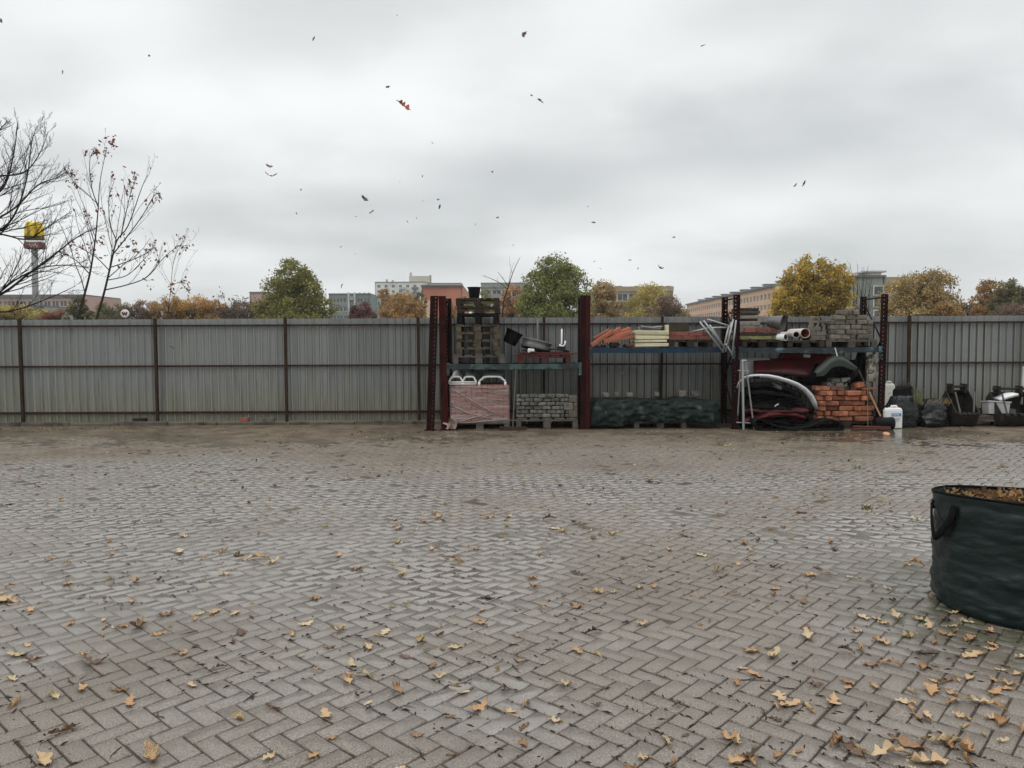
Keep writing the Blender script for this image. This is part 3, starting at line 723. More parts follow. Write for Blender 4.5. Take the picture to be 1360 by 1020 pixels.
# ---- bay one, lower level: the wrapped bricks
def bond(name, label, group, mt, x0, x1, z0, rows, bw, bh, bd, y0, deep=1, seed=1, missing=None, cat='brick', jit=.006, gap=.006, rot=.015, bev=.006, halfrow=True, header=0.0, ragged=0, base_name=None):
    """separate bricks laid in courses: every brick is an object of its own"""
    rg = random.Random(seed); meshes = []
    for k in range(4):
        q = MB(); q.bevbox((0, 0, bh / 2), (bw - gap, bd - gap, bh - gap * .7), None, bev, 0, .004 if bev > .004 else .002, rg); meshes.append(q.mesh(name, M[mt]))
    hm = []
    for k in range(2):
        q = MB(); q.bevbox((0, 0, bh / 2), (bw / 2 - gap, bd - gap, bh - gap * .7), None, bev, 0, .003, rg); hm.append(q.mesh(name, M[mt]))
    n = 0
    for r in range(rows):
        for dlay in range(deep):
            x = x0 - (bw / 2 if (r % 2 and not halfrow) else 0); first = True
            while x < x1 - bw * .3:
                half = (halfrow and r % 2 and first) or (x + bw > x1 + .02) or (rg.random() < header)
                w_ = bw / 2 if half else bw; first = False
                cx = x + w_ / 2; x += w_
                if missing and missing(cx, r, dlay): continue
                me = rg.choice(hm if half else meshes)
                o = bpy.data.objects.new(name, me); COL.objects.link(o)
                o.location = (cx + rg.uniform(-jit, jit) * .5, y0 + bd / 2 + dlay * bd + rg.uniform(-jit, jit) * 1.5, z0 + r * bh + .001)
                o.rotation_euler = (0, 0, rg.uniform(-rot, rot)); tag(o, label, cat, group); n += 1
    return n
x0, x1 = xp(597), xp(676)
fpal(0, .001, 'weathered pallet under the film-wrapped red-brown bricks', x=(x0 + x1) / 2, w=1.16, h=.15, mt='wood_grey')
wl = empty('wrapped_brick_load', ((x0 + x1) / 2, YF + .43, .153), 'pallet load of red-brown bricks wrapped in crinkled clear film', 'wrapped bricks')
m = MB(); rg = random.Random(2); hL = zat(511, 640) - .153; rows = 9; bh = hL / rows; wd = x1 - x0; nb = 11
for r in range(rows):
    for k in range(nb):
        if r == rows - 1 and k in (0,): continue
        m.bevbox((-wd / 2 + wd / nb * (k + .5), -.35 + rg.uniform(-.004, .004), bh * (r + .5)), (wd / nb - .007, .10, bh - .006), None, .004)
    for k in range(7):
        for sx in (-1, 1): m.bevbox((sx * (wd / 2 - .05), -.24 + .10 * k, bh * (r + .5)), (.10, .095, bh - .006), None, .004)
m.box((0, .06, hL / 2), (wd - .2, .72, hL - .01))
m.build('brick', M['red_brick'], wl, world=False)
def film_mat():
    t = NT('clear_stretch_film'); v = t.coords((1, 1, 1), False)
    t.b.inputs['Base Color'].default_value = (.62, .56, .54, 1); t.b.inputs['Roughness'].default_value = .22
    mp = t.n('ShaderNodeMapping'); mp.inputs['Rotation'].default_value = (0, R(-24), 0); mp.inputs['Scale'].default_value = (.5, 1, 5); t.ln(v, mp.inputs[0])
    n = t.noise(mp.outputs[0], 4, 6, .7)
    t.ln(t.math('MULTIPLY', t.mapr(n, .40, .72, .16, .5), 1.0), t.b.inputs['Alpha'])
    t.bump(t.noise(mp.outputs[0], 7, 5, .7), .8, .02); return t.mat
M['film'] = film_mat(); M['film_fold'] = mat('milky_film_fold', (.30, .215, .19), .3, 0, .3, 8, .4, 40)
def filmf(a, b):
    # walk round left side, front, right side
    s = a * (wd + .02 + 1.4); hw = wd / 2 + .012
    if s < .7: x, y = -hw, .32 - s
    elif s < .7 + 2 * hw: x, y = -hw + (s - .7), -.412
    else: x, y = hw, -.38 + (s - .7 - 2 * hw)
    n = mnoise.noise(Vector((x * 5, y * 5, b * 4 + x * 2))) * .008
    return Vector((x + (n if y > -.4 else 0), y - abs(n), -.02 + (hL + .0) * b))
m = MB(); m.grid(filmf, 60, 16); m.build('film', M['film'], wl, world=False, smooth=True)
m = MB()
def fold(pts, r): 
    m.tube([(x0_ * wd - wd / 2, -.418 - .004 * math.sin(i * 3), z0_ * hL) for i, (x0_, z0_) in enumerate(pts)], r, 5, flat=.35)
for pts, r in (([(.03, .9), (.2, .74), (.45, .5), (.7, .28), (.9, .13)], .012), ([(.08, .42), (.3, .24), (.55, .15), (.7, .08)], .014), ([(.02, -.04), (.2, .02), (.4, .12), (.55, .16)], .015), ([(.02, -.03), (.4, -.01), (.75, .04), (1.0, .06)], .013), ([(.55, .83), (.8, .76), (1.0, .72)], .008), ([(.5, .62), (.8, .6), (1.0, .55)], .008), ([(.5, .93), (.75, .9), (.95, .91)], .008), ([(.02, .55), (.06, .5), (.03, .42)], .02), ([(.45, .05), (.7, .2), (.97, .25)], .009), ([(.2, .7), (.35, .52), (.6, .3), (.85, .22)], .006)): fold(pts, r)
m.build('film_fold', M['film_fold'], wl, world=False, smooth=True)
m = MB()
m.grid(lambda a, b: Vector((-wd / 2 - .10 + .19 * a + .05 * math.sin(b * 4), -.44 - .05 * math.sin(a * 7 + b * 2) - .05 * (1 - b), -.15 + (.24 * b) * (.5 + .6 * a) + .03 * abs(math.sin(a * 9 + b * 3)))), 12, 8)
m.build('loose_film', M['film_fold'], wl, world=False, smooth=True)
# white frames on top of the wrapped bricks
def whitechair(px0, px1, label, double):
    zt = .153 + hL; a, b = xp(px0), xp(px1)
    root = empty('white_trestle', ((a + b) / 2, YF + .2, zt), label, 'plastic trestle', 'white plastic frames on the wrapped bricks')
    w_ = b - a; hh = .15
    def arch(cx, w2, h2, y):
        return [(cx - w2 / 2, y, 0.015), (cx - w2 / 2, y, h2 * .45), (cx - w2 * .33, y, h2 * .95), (cx - w2 * .2, y, h2), (cx + w2 * .2, y, h2), (cx + w2 * .33, y, h2 * .95), (cx + w2 / 2, y, h2 * .45), (cx + w2 / 2, y, 0.015)]
    n = 2 if double else 1
    for k in range(n):
        cx = 0 if n == 1 else (-w_ / 4 + k * w_ / 2)
        m = MB(); m.tube(arch(cx, w_ / n * .98, hh, -.14), .017, 8); m.build('arch', M['white_plastic'], root, world=False, smooth=True)
        prof = arch(cx, w_ / n * .9, hh, 0)
        m = MB(); m.grid(lambda a_, b_: Vector((cx + (a_ - .5) * w_ / n * .8, -.12 + .62 * b_, hh * (.98 - .5 * abs(2 * a_ - 1) ** 3) + .11 * b_)), 12, 4); m.build('seat_panel', M['white_plastic'], root, world=False, smooth=True, solid=.008)
    if double:
        for zz in (.012, .05):
            m = MB(); m.tube([(-w_ / 2, -.15, zz), (w_ / 2, -.15, zz)], .014, 8); m.build('rail', M['white_plastic'], root, world=False, smooth=True)
    else:
        for s in (-1, 1):
            m = MB(); m.tube([(s * w_ / 2, -.15, -.03), (s * w_ / 2, -.15, .05)], .026, 8); m.build('foot', M['white_plastic'], root, world=False, smooth=True)
whitechair(596, 632, 'white plastic frame with two crossed arches, left on the wrapped bricks', True)
whitechair(636, 671, 'white plastic frame with one wide arch, right on the wrapped bricks', False)

# broom between the two loads
br = empty('broom', (xp(683, 569, YF - .1), YF - .1, 0), 'broom with grey handle leaning on the first rack beam, its head on the ground', 'broom')
m = MB(); m.tube([(xp(681, 569), YF - .08, .05), (xp(685.5, 490), YF - .075, zat(489, 685))], .013, 8); m.build('handle', M['dull_steel'], br)
m = MB(); m.bevbox((xp(681, 569), YF - .12, .055), (.52, .06, .035), None, .008); m.build('head', M['wood_dark'], br)
m = MB(); m.bevbox((xp(681, 569), YF - .12, .021), (.53, .075, .036), None, .006); m.build('bristles', M['brush'], br)

# grey stone setts on a pallet
x0, x1 = xp(685), xp(768)
fpal(0, .001, 'pale pallet with open gaps under the grey stone blocks', x=(x0 + x1) / 2, w=1.2, h=.22, mt='wood_grey')
zt = zat(524, 726); rows = 6; bh = (zt - .222) / rows
bond('stone_block', 'rough split grey stone block in the stack beside the wrapped bricks', 'rough grey stone blocks', 'stone_grey', x0, x1 - .20, .2235, rows, .17, bh, .16, YF + .03, 2, 5, None, 'stone block', .014, .012, .05, .018, True)
bond('stone_block', 'large smooth grey block at the right end of the stone stack', 'large grey end blocks', 'paver_old', x1 - .185, x1, .2235, 3, .18, bh * 1.9, .3, YF + .03, 1, 6, None, 'stone block', .005, .01, .02, .008, False)

# ---- bay two, upper level
zb = ZB2 + .002
def tile(pxa, pya, pxb, pyb, th, label, y, dep=.22):
    A, B = P(pxa, pya, YF), P(pxb, pyb, YF); d = B - A; L = math.hypot(d.x, d.z); a = math.atan2(d.z, d.x)
    m = MB(); m.bevbox(((A.x + B.x) / 2, y, (A.z + B.z) / 2), (L, dep, th), RY(-a), .004)
    # hollow ends
    e = Vector((math.cos(a), 0, math.sin(a)))
    for yy in (-.06, .05): m.box(Vector(((A.x + B.x) / 2, y + yy, (A.z + B.z) / 2)) + e * (L / 2), (.004, .07, th * .45), RY(-a))
    return tag(m.build('clay_tile', M['terracotta']), label, 'clay tile', 'long clay tiles leaning on the blue beam')
Z = lambda a, b: (770 + a / 4.635, 370 + b / 4.635)
for k, (a, b, lb, y) in enumerate((((70, 412), (205, 322), 'leftmost orange clay tile, slanting steepest over the blue beam', YF + .06), ((100, 372), (195, 316), 'short orange clay tile behind the leftmost steep one', YF + .32),
        ((160, 365), (262, 304), 'orange clay tile in the upper row of the fanned tiles', YF + .30), ((175, 372), (320, 304), 'orange clay tile lying highest to the right in the fan', YF + .28), ((145, 382), (322, 328), 'orange clay tile lying second from the bottom of the fan', YF + .07), ((145, 388), (335, 356), 'lowest and flattest orange clay tile of the fan', YF + .05))):
    tile(*Z(*a), *Z(*b), .062, lb, y)
rg = random.Random(31)
for k in range(11):
    px = rg.uniform(792, 842); s = rg.uniform(.05, .12)
    m = MB(); m.bevbox((xp(px), YF + rg.uniform(-.0, .4), zb + s * .3), (s * 1.5, s, s * .6), Euler((rg.uniform(-.4, .4), rg.uniform(-.5, .5), rg.uniform(0, 3))).to_matrix(), .012, 0, .008, rg)
    tag(m.build('brick_piece', M[rg.choice(['terracotta', 'red_brick', 'wood_dark'])]), 'broken brick piece on the shelf under the fanned clay tiles', 'rubble', 'broken pieces under the clay tiles')
a, b = xp(843), xp(888.5)
zz = zb
for k in range(4):
    h_ = (.085, .06, .085, .095)[k]
    m = MB(); dx = rg.uniform(-.02, .02)
    q = MB(); n = 14
    q.bevbox((0, 0, 0), (b - a - (.03 if k == 1 else 0), .5, h_ - .008), None, .01)
    m.bevbox(((a + b) / 2 + dx, YF + .29, zz + h_ / 2), (b - a - (.03 if k == 1 else 0), .5, h_ - .010), RZ(rg.uniform(-.02, .02)) @ RY(rg.uniform(-.01, .01)), .012, 0, .006, rg)
    tag(m.build('insulation_board', M['insul']), ('lowest cream insulation board on the blue beam', 'thin cream insulation board second from the bottom', 'thick cream insulation board third from the bottom', 'topmost cream insulation board with a frayed edge')[k], 'insulation board', 'cream insulation boards'); zz += h_
for k in range(3):
    m = MB(); m.grid(lambda u, v: Vector((xp(850 + 2 * k) + (xp(878) - xp(850)) * u, YF + .1 + .4 * v, zz + .012 + k * .03 + .012 * math.sin(u * 5 + k) + .008 * math.sin(v * 6 + k * 2))), 10, 5)
    tag(m.build('grey_sheet', M['grey_sheet'], solid=.012), 'bent grey sheet lying on top of the cream insulation boards', 'sheet', 'grey sheets on the insulation boards')
fpal(918, zb, 'dark pallet under the two courses of red bricks above the tarpaulin', w=.85, h=.14, mt='wood_dark')
rz_ = zb + .142
bond('brick', 'red brick in the two courses on the blue beam shelf', 'red bricks in two courses', 'red_brick', xp(890), xp(946), rz_, 2, .255, .078, .12, YF + .04, 2, 9, None, 'brick', .008, .006, .02, .004)
z3 = rz_ + .158
m = MB(); a, b = xp(891.5), xp(918); m.bevbox(((a + b) / 2, YF + .34, z3 + .085), (b - a, .3, .17), None, .012); 
m.bevbox(((a + b) / 2, YF + .34, z3 + .165), (b - a + .012, .312, .02), None, .004)
tag(m.build('olive_box', mat('dark_olive_box', (.055, .052, .036), .6, 0, .25, 5)), 'dark olive box standing on the red bricks below the fence top', 'box')
m = MB(); m.bevbox((xp(889.5), YF + .3, zb + .23 + .10), (.045, .2, .20), None, .005); tag(m.build('pale_plank', M['insul']), 'short pale plank standing on end left of the olive box', 'plank')
m = MB(); m.bevbox((xp(889.5), YF + .3, zb + .115), (.05, .2, .228), None, .005); tag(m.build('wood_offcut', M['wood']), 'wooden offcut under the short pale plank', 'wood block')

# grey tube frame hung over the end of the shelf
fr = empty('tube_frame', (xp(955), YF - .16, zat(470, 955)), 'tangled grey steel tube frame hanging over the beam end at the third upright', 'steel frame')
for k, (a, b, y0, y1) in enumerate((((738, 265), (885, 455), -.14, -.16), ((762, 258), (903, 440), -.19, -.17), ((783, 250), (922, 292), -.14, -.18), ((812, 303), (918, 300), -.16, -.16), ((690, 328), (800, 303), .02, -.14), ((918, 288), (880, 455), -.18, -.17), ((945, 250), (897, 452), -.2, -.2), ((962, 256), (935, 478), -.17, -.18), ((935, 268), (905, 400), -.15, -.16), ((898, 400), (942, 474), -.19, -.18), ((800, 285), (872, 392), -.17, -.16))):
    A = P(*Z(*a), YF + y0); B = P(*Z(*b), YF + y1); m = MB(); m.tube([A, (A + B) / 2, B], .0165, 8); m.build('tube', M['galv'], fr, smooth=True)

# ---- bay two, lower level: tarpaulin over stacked material
fpal(878, .001, 'grey pallet showing under the middle of the green tarpaulin', w=1.02, h=.15, mt='wood_grey')
tz = zat(531, 870); ta, tb = xp(783.5), xp(957)
m = MB()
def tarpf(u, v):
    x = ta + (tb - ta) * u
    bot = .145 - .02 * u
    if u < .28: bot = .03 + .10 * (u / .28) ** 2
    if u > .9: bot = .10 - .6 * (u - .9)
    bot += .05 * mnoise.noise(Vector((x * 2.6, 5, 1))) + .025 * mnoise.noise(Vector((x * 8, 5, 1)))
    yb, yf = YF + .62, YF - .01
    if v < .2: y, z = yb, tz * .45 + (tz - tz * .45) * (v / .2)
    elif v < .5:
        y = yb + (yf - yb) * ((v - .2) / .3); z = tz
    else:
        w_ = (v - .5) / .5; y = yf - .05 * w_ - .04 * math.sin(w_ * 3.1); z = tz + (bot - tz) * w_
    n1 = mnoise.noise(Vector((x * 2.2, v * 3, 1))); n2 = mnoise.noise(Vector((x * 6 + v * 5, v * 7 - x * 2, 4))); n3 = mnoise.noise(Vector((x * 15 - v * 9, v * 12 + x * 6, 8)))
    e = max(0, 1 - min(u, 1 - u) / .05)
    y += n1 * .04 + n2 * .035 + n3 * .022 + (abs(mnoise.noise(Vector((x * 3.5 + v * 6, v * 5 - x * 3, 14)))) - .2) * .05 + e * .10
    z += mnoise.noise(Vector((x * 2.3, 3, 3))) * .03 * (v < .6) + n2 * .02 * (1 if v < .5 else .6) + n1 * .012 - e * (.10 if u > .5 else .05) * (1 if v < .55 else .2)
    if u > .88: z -= (u - .88) * .55 * (1 - v * .5)
    return Vector((x + n2 * .02, y, z))
m.grid(tarpf, 110, 46)
tag(m.build('tarpaulin', M['tarp'], smooth=True, solid=.004), 'crumpled dark green tarpaulin covering a long low stack below the blue beam', 'tarpaulin')
m = MB(); rg = random.Random(6)
for k in range(9):
    a = ta + .12 + (tb - ta - .32) / 9 * k; m.bevbox((a + .12, YF + .36, .153 + (tz - .20) / 2), (.24, .38, tz - .20), None, .01)
tag(m.build('covered_stack', M['stone_grey']), 'dark stack of blocks hidden under the green tarpaulin', 'block stack')
for k, (px, py, w_, h_) in enumerate(((808.5, 529.5, .13, .1), (824, 528.5, .12, .11), (841, 529, .15, .1), (878, 528, .12, .12), (914, 528.5, .16, .14), (931.5, 528, .17, .13))):
    m = MB(); m.bevbox((xp(px), YF + .46, tz + .012 + h_ / 2), (w_, .12, h_), RY(rg.uniform(-.08, .08)), .03, 0, .008, rg)
    tag(m.build('weight_stone', M['stone_grey' if k % 2 else 'concrete']), 'rounded grey stone weighing down the back edge of the green tarpaulin', 'stone', 'stones on the tarpaulin')

# ---- bay three, upper level
zb = ZB3 + .002
fpal(1013, zb, 'dark pallet at the left end of the third rack shelf under the grey slabs', w=.8, h=.15, mt='wood_dark')
fpal(1071, zb, 'dark pallet under the plastic pipes on the third rack shelf', w=.72, h=.13, mt='wood_dark')
fpal(1132, zb, 'pale-blocked pallet under the tall stack of grey pavers', w=.98, h=.15, mt='wood_grey')
zz = zb + .152; a5 = lambda x: 950 + x / 4.636
slabs = ((150, 385, .075, 'wood_moss', 'long mossy board under the slab stack at the left of the third shelf', 'board'), (155, 385, .062, 'wood_dark', 'dark board on the mossy one under the slab stack', 'board'), (152, 318, .082, 'concrete', 'lowest grey concrete slab of the stack behind the red course', 'slab'), (148, 315, .06, 'concrete', 'second lowest grey concrete slab of the stack', 'slab'), (150, 300, .078, 'concrete', 'thick grey slab in the middle of the slab stack', 'slab'),
         (162, 285, .05, 'wood_dark', 'dark spacer board between the grey slabs', 'board'), (150, 298, .065, 'concrete', 'wide grey slab second from the top of the slab stack', 'slab'), (160, 290, .03, 'wood_dark', 'thin dark board near the top of the slab stack', 'board'), (150, 300, .06, 'wood_grey', 'weathered grey beam near the top of the slab stack', 'board'), (163, 293, .05, 'wood_dark', 'dark topmost board of the slab stack', 'board'))
for k, (xa, xb, h_, mt, lb, ct) in enumerate(slabs):
    a, b = xp(a5(xa), 440), xp(a5(xb), 440); m = MB(); dy = .26 if 2 <= k else .08
    m.bevbox(((a + b) / 2, YF + dy + .22, zz + h_ / 2), (b - a, .5, h_ - .004), RZ(rg.uniform(-.03, .03)), .006, 0, .004, rg)
    tag(m.build('slab' if ct == 'slab' else 'board', M[mt]), lb, ct, 'stacked slabs and boards'); zz += h_
    if k == 1: zred = zz
bond('brick', 'dark red brick in the single course before the grey slabs', 'red bricks before the slabs', 'red_brick', xp(a5(192), 440), xp(a5(388), 440), zred + .001, 1, .21, .085, .11, YF + .08, 1, 12, None, 'brick', .006, .006, .02, .004)
bk = empty('metal_bucket', (xp(1036), YF + .12, zred + .088), 'grey metal bucket lying on its side on the dark red bricks', 'bucket')
m = MB(); Mx = Matrix.Translation((-.14, .04, .145)) @ (RY(R(82)) @ RX(R(0))).to_4x4(); Mx = Matrix.Translation((-.16, .10, .125)) @ RZ(R(-38)).to_4x4() @ RY(R(97)).to_4x4()
m.lathe([(0, 0), (.095, 0), (.15, .29), (.156, .29), (.15, .285), (.091, .01), (0, .01)], 30, Mx); m.build('shell', M['dull_steel'], bk, world=False)
m = MB(); m.tube([Mx @ Vector((.152 * math.cos(t), .152 * math.sin(t), .285 + .10 * math.sin(t))) for t in np.linspace(0, math.pi, 12)], .004, 5); m.build('handle', M['steel_dark'], bk, world=False)
def pipe(px, py, r, wall, mt, mt_in, label, L=.75, yaw=0.0, y=YF + .02):
    A = P(px, py, y); root = empty('plastic_pipe', A, label, 'pipe', 'plastic pipes on the third shelf')
    Mx = RZ(yaw).to_4x4() @ RX(R(-90)).to_4x4()
    m = MB(); m.lathe([(r - wall, 0), (r, 0), (r, L)], 28, Mx); m.build('outer_wall', M[mt], root, world=False, smooth=False)
    m = MB(); m.lathe([(r - wall, .001), (r - wall, L), (0, L)], 28, Mx); m.build('inner_wall', M[mt_in], root, world=False, smooth=True)
M['pipe_orange'] = mat('orange_pipe_inside', (.30, .10, .06), .5, 0, .15, 5)
M['pipe_pink'] = mat('pale_pinkish_pipe', (.58, .50, .46), .4, 0, .1, 5)
pipe(1069.5, 442.5, .092, .008, 'pipe_pink', 'pipe_orange', 'largest pipe, pale outside and orange inside, at the right of the three pipes')
pipe(1057.5, 444.5, .062, .007, 'pipe_pink', 'steel_dark', 'middle pale pipe with a black hollow, left of the large orange pipe')
pipe(1043.5, 448, .068, .009, 'white_plastic', 'dull_steel', 'white pipe lying lowest, left of the two pinkish pipes', yaw=R(38), y=YF - .03)
zpv = zb + .152
PV = 'weathered grey paving brick in the tall stack at the right end of the third shelf'
bond('paving_brick', PV, 'grey pavers in the tall right-hand stack', 'paver_old', xp(1104, 440), xp(1162, 440), zpv, 4, .205, .093, .13, YF + .04, 2, 14, None, 'paver', .022, .013, .06, .010, True, .15)
topz = zpv + 4 * .093
bond('paving_brick', PV, 'grey pavers in the tall right-hand stack', 'paver_old', xp(1110, 440), xp(1157, 440), topz, 1, .212, .093, .13, YF + .05, 2, 15, None, 'paver', .022, .013, .07, .010, True, .2)
bond('paving_brick', PV, 'grey pavers in the tall right-hand stack', 'paver_old', xp(1113, 440), xp(1141, 440), topz + .093, 1, .212, .093, .13, YF + .05, 1, 16, None, 'paver', .02, .013, .08, .010, True, .2)
bond('paving_brick', 'pale paving brick lying topmost on the tall paver stack', 'pale top pavers', 'concrete', xp(1127, 440), xp(1136, 440), topz + .186, 1, .13, .06, .1, YF + .06, 1, 17, None, 'paver', .01, .008, .06, .006)
PV2 = 'grey paving brick in the lower stack between the pipes and the tall stack'
bond('paving_brick', PV2, 'grey pavers in the lower middle stack', 'paver_old', xp(1078, 440), xp(1098, 440), zb + .132, 3, .205, .088, .13, YF + .05, 1, 18, lambda cx, r, d: r == 2 and cx > xp(1094), 'paver', .014, .008, .05, .006)
rg = random.Random(77)
for k in range(15):
    px = 1084 + (k % 6) * 3.6 + rg.uniform(-.5, .5); row = k // 6
    q = MB(); q.bevbox((0, 0, .1), (.05, .13, .2), None, .006, 0, .004, rg)
    o = q.build('paving_brick', M['paver_old'], None, world=False); o.location = (xp(px, 440), YF + .24 + .12 * (k % 2), zb + .134 + (.10 if row == 0 else .27 if row == 1 else .36))
    o.rotation_euler = (0, rg.uniform(-.12, .12) + (1.57 if row == 2 else 0), rg.uniform(-.1, .1)); tag(o, 'grey paving brick stacked on edge behind the lower paver stack', 'paver', 'pavers stacked on edge')
m = MB(); m.bevbox((xp(1092, 440), YF + .38, zb + .132 + .055), (.36, .3, .10), None, .008); tag(m.build('wood_block', M['wood_dark']), 'dark wooden block under the pavers stacked on edge', 'wood block')
# ---- bay three, lower level
def sheet(name, mt, fn, nu, nv, label, cat, group=None, thick=.01, extra=None, smooth=True):
    m = MB(); m.grid(fn, nu, nv); o = m.build(name, M[mt], smooth=smooth, solid=thick); return tag(o, label, cat, group)
def quadsheet(pxs, Ys, bulge=0.0):
    """patch through four photo points a(bl) b(br) c(tr) d(tl) at depths Ys, bulging towards the camera"""
    a, b, c, d = [P(*p, y) for p, y in zip(pxs, Ys)]
    def f(u, v):
        p = (a * (1 - u) + b * u) * (1 - v) + (d * (1 - u) + c * u) * v
        return p + Vector((0, -bulge * (1 - (2 * u - 1) ** 2) * (1 - (2 * v - 1) ** 2), 0))
    return f
# orange blocks
fpal(1128, .001, 'low pallet under the orange brick pile at the right end of the rack', w=1.25, h=.12, mt='wood_dark')
ob = P(1128, 565, YF).z
zo = .122; bh = (zat(519, 1140) - zo) / 6
OB = 'orange hollow clay brick in the loose pile at the foot of the right-hand upright'
bond('clay_brick', OB, 'orange bricks in the pile', 'orange_brick', xp(1090), xp(1170), zo, 6, .27, bh, .24, YF + .06, 1, 21, None, 'brick', .045, .014, .13, .014, True, .42)
bond('clay_brick', OB, 'orange bricks in the pile', 'orange_brick', xp(1086), xp(1128), zo + 6 * bh, 1, .29, bh * .9, .24, YF + .08, 1, 22, None, 'brick', .03, .012, .09, .008)
bond('clay_brick', OB, 'orange bricks in the pile', 'orange_brick', xp(1148), xp(1168), zo + 6 * bh, 1, .28, bh * .55, .24, YF + .08, 1, 23, None, 'brick', .02, .012, .06, .008)
rg = random.Random(13)
for k, (px, py) in enumerate(((1100, 508), (1113, 505), (1119, 511), (1108, 498), (1122, 503), (1140, 512))):
    q = P(px, py, YF + .2); m = MB(); m.bevbox((q.x, YF + .22, zo + 6 * bh + .10 + (.09 if k in (3, 4) else 0)), (.17, .2, .095), Euler((rg.uniform(-.15, .15), rg.uniform(-.3, .3), rg.uniform(-.5, .5))).to_matrix(), .015, 0, .008, rg)
    tag(m.build('broken_block', M['stone_grey' if k != 5 else 'orange_brick']), 'broken grey block lying on top of the orange brick pile' if k != 5 else 'tilted broken orange brick on top of the brick pile by the dark bag', 'block', 'broken grey blocks on the brick pile' if k != 5 else None)
# car panels
Z5 = lambda a, b: (950 + a / 4.636, 370 + b / 4.636)
sheet('door_panel', 'light_panel', quadsheet([(985, 500), (1022, 499), (1022, 476), (985, 475)], [YF + .42] * 4), 6, 4, 'pale grey flat panel standing behind the dark red bonnet', 'panel', None, .02)
hood = sheet('car_bonnet', 'paint_red', quadsheet([(1001, 494), (1076, 500), (1084, 476), (1001, 477)], [YF + .22, YF + .22, YF + .45, YF + .45], .05), 16, 8, 'dull dark red car bonnet lying across the pile below the third shelf', 'car panel', None, .02)
for (a, b) in (((1001, 494.5), (1040, 497.5)), ((1026, 496), (1076, 500.5))):
    m = MB(); m.tube([P(*a, YF + .2), P(*b, YF + .2)], .012, 6); o = m.build('edge_trim', M['black_plastic'], None); 
    o.location -= Vector(hood.location); o.parent = hood
h2 = sheet('red_bodywork', 'paint_red2', quadsheet([(1031, 478), (1096, 484), (1106, 470), (1036, 469)], [YF + .47] * 2 + [YF + .55] * 2, .02), 10, 5, 'brighter red car panel with a white sticker tucked under the third shelf', 'car panel', None, .015)
q = P(1071, 472.5, YF + .5); m = MB(); m.bevbox((q.x, YF + .475, q.z), (.13, .006, .06), RY(.1), .002); o = m.build('sticker', M['white_plastic']); o.location -= Vector(h2.location); o.parent = h2
# wing with wheel arch
wing = empty('car_wing', P(1110, 498, YF + .1), 'dark grey-green car wing with wheel arch above the orange brick pile', 'car panel')
outer = [(1080, 495), (1084, 489), (1092, 482), (1100, 475), (1108, 470), (1116, 471), (1124, 476), (1131, 482), (1137, 489)]
inner = [(1084, 500), (1094, 499), (1099, 495), (1103, 490), (1108, 487.5), (1114, 486.5), (1121, 487), (1129, 490), (1137, 493)]
O = [P(*p, YF + .06) for p in outer]; I = [P(*p, YF - .02) for p in inner]
def lerp(L, t):
    t *= len(L) - 1; i = min(int(t), len(L) - 2); return L[i].lerp(L[i + 1], t - i)
m = MB(); m.grid(lambda u, v: lerp(O, u).lerp(lerp(I, u), v) + Vector((0, -.07 * math.sin(math.pi * min(1, v * 1.1)), .03 * math.sin(math.pi * v))), 26, 8); m.build('skin', M['paint_dgrey'], wing, smooth=True, solid=.006)
m = MB(); m.grid(lambda u, v: lerp(I, u) + Vector((0, .24 * v, -.015 * v)), 26, 4); m.build('arch_liner', M['steel_dark'], wing, smooth=True, solid=.006)
m = MB(); m.grid(lambda u, v: P(1128 + 10 * u, 478, YF + .3).lerp(P(1120 + 20 * u, 512 - 14 * u, YF + .1), v), 6, 6)
tag(m.build('black_sheet', M['black_matt'], smooth=True, solid=.01), 'black plastic sheet hanging below the grey-green car wing', 'plastic sheet')
m = MB(); m.tube([P(1109, 462, YF - .04), P(1112, 473, YF - .06)], .012, 6); tag(m.build('pale_strip', M['white_dirty']), 'short pale strip sticking up over the grey-green car wing', 'strip')
sheet('metal_offcut', 'light_panel', quadsheet([(1127, 490), (1137, 491), (1137, 478), (1127, 476)], [YF + .5] * 4), 3, 3, 'small pale grey panel behind the grey-green car wing', 'panel')
sheet('black_sheet', 'black_matt', quadsheet([(1058, 512), (1141, 512), (1141, 479), (1066, 479)], [YF + .52] * 4, .05), 8, 5, 'large black backdrop sheet added to darken the gap behind the grey-green car wing', 'plastic sheet')  # dark backdrop added so the gap behind the wing reads dark
# hanging dark bag and patterned sack at the right-hand upright
m = MB(); Mx = Matrix.Translation(P(1143, 513, YF + .45)); m.lathe([(.02, 0), (.10, .04), (.12, .25), (.11, .5), (.08, .66), (.03, .70)], 18, Mx, 0, lambda a, z: 1 + .12 * math.sin(a * 4 + z * 9)); tag(m.build('black_bag', M['black_matt'], smooth=True), 'black bag hanging behind the wooden broom handle under the third shelf', 'bag')
def pattern_mat():
    t = NT('patterned_cloth'); v = t.coords((1, 1, 1), False)
    n = t.noise(v, 9, 3, .6); n2 = t.noise(v, 15, 2, .6)
    c = t.mix(t.mapr(n, .47, .53), (.40, .38, .31), (.09, .13, .09)); c = t.mix(t.mapr(n2, .58, .62), c, (.30, .05, .05)); c = t.mix(t.mapr(t.noise(v, 22, 2), .6, .64), c, (.6, .58, .52))
    t.ln(c, t.b.inputs['Base Color']); t.b.inputs['Roughness'].default_value = .7; return t.mat
M['cloth'] = pattern_mat()
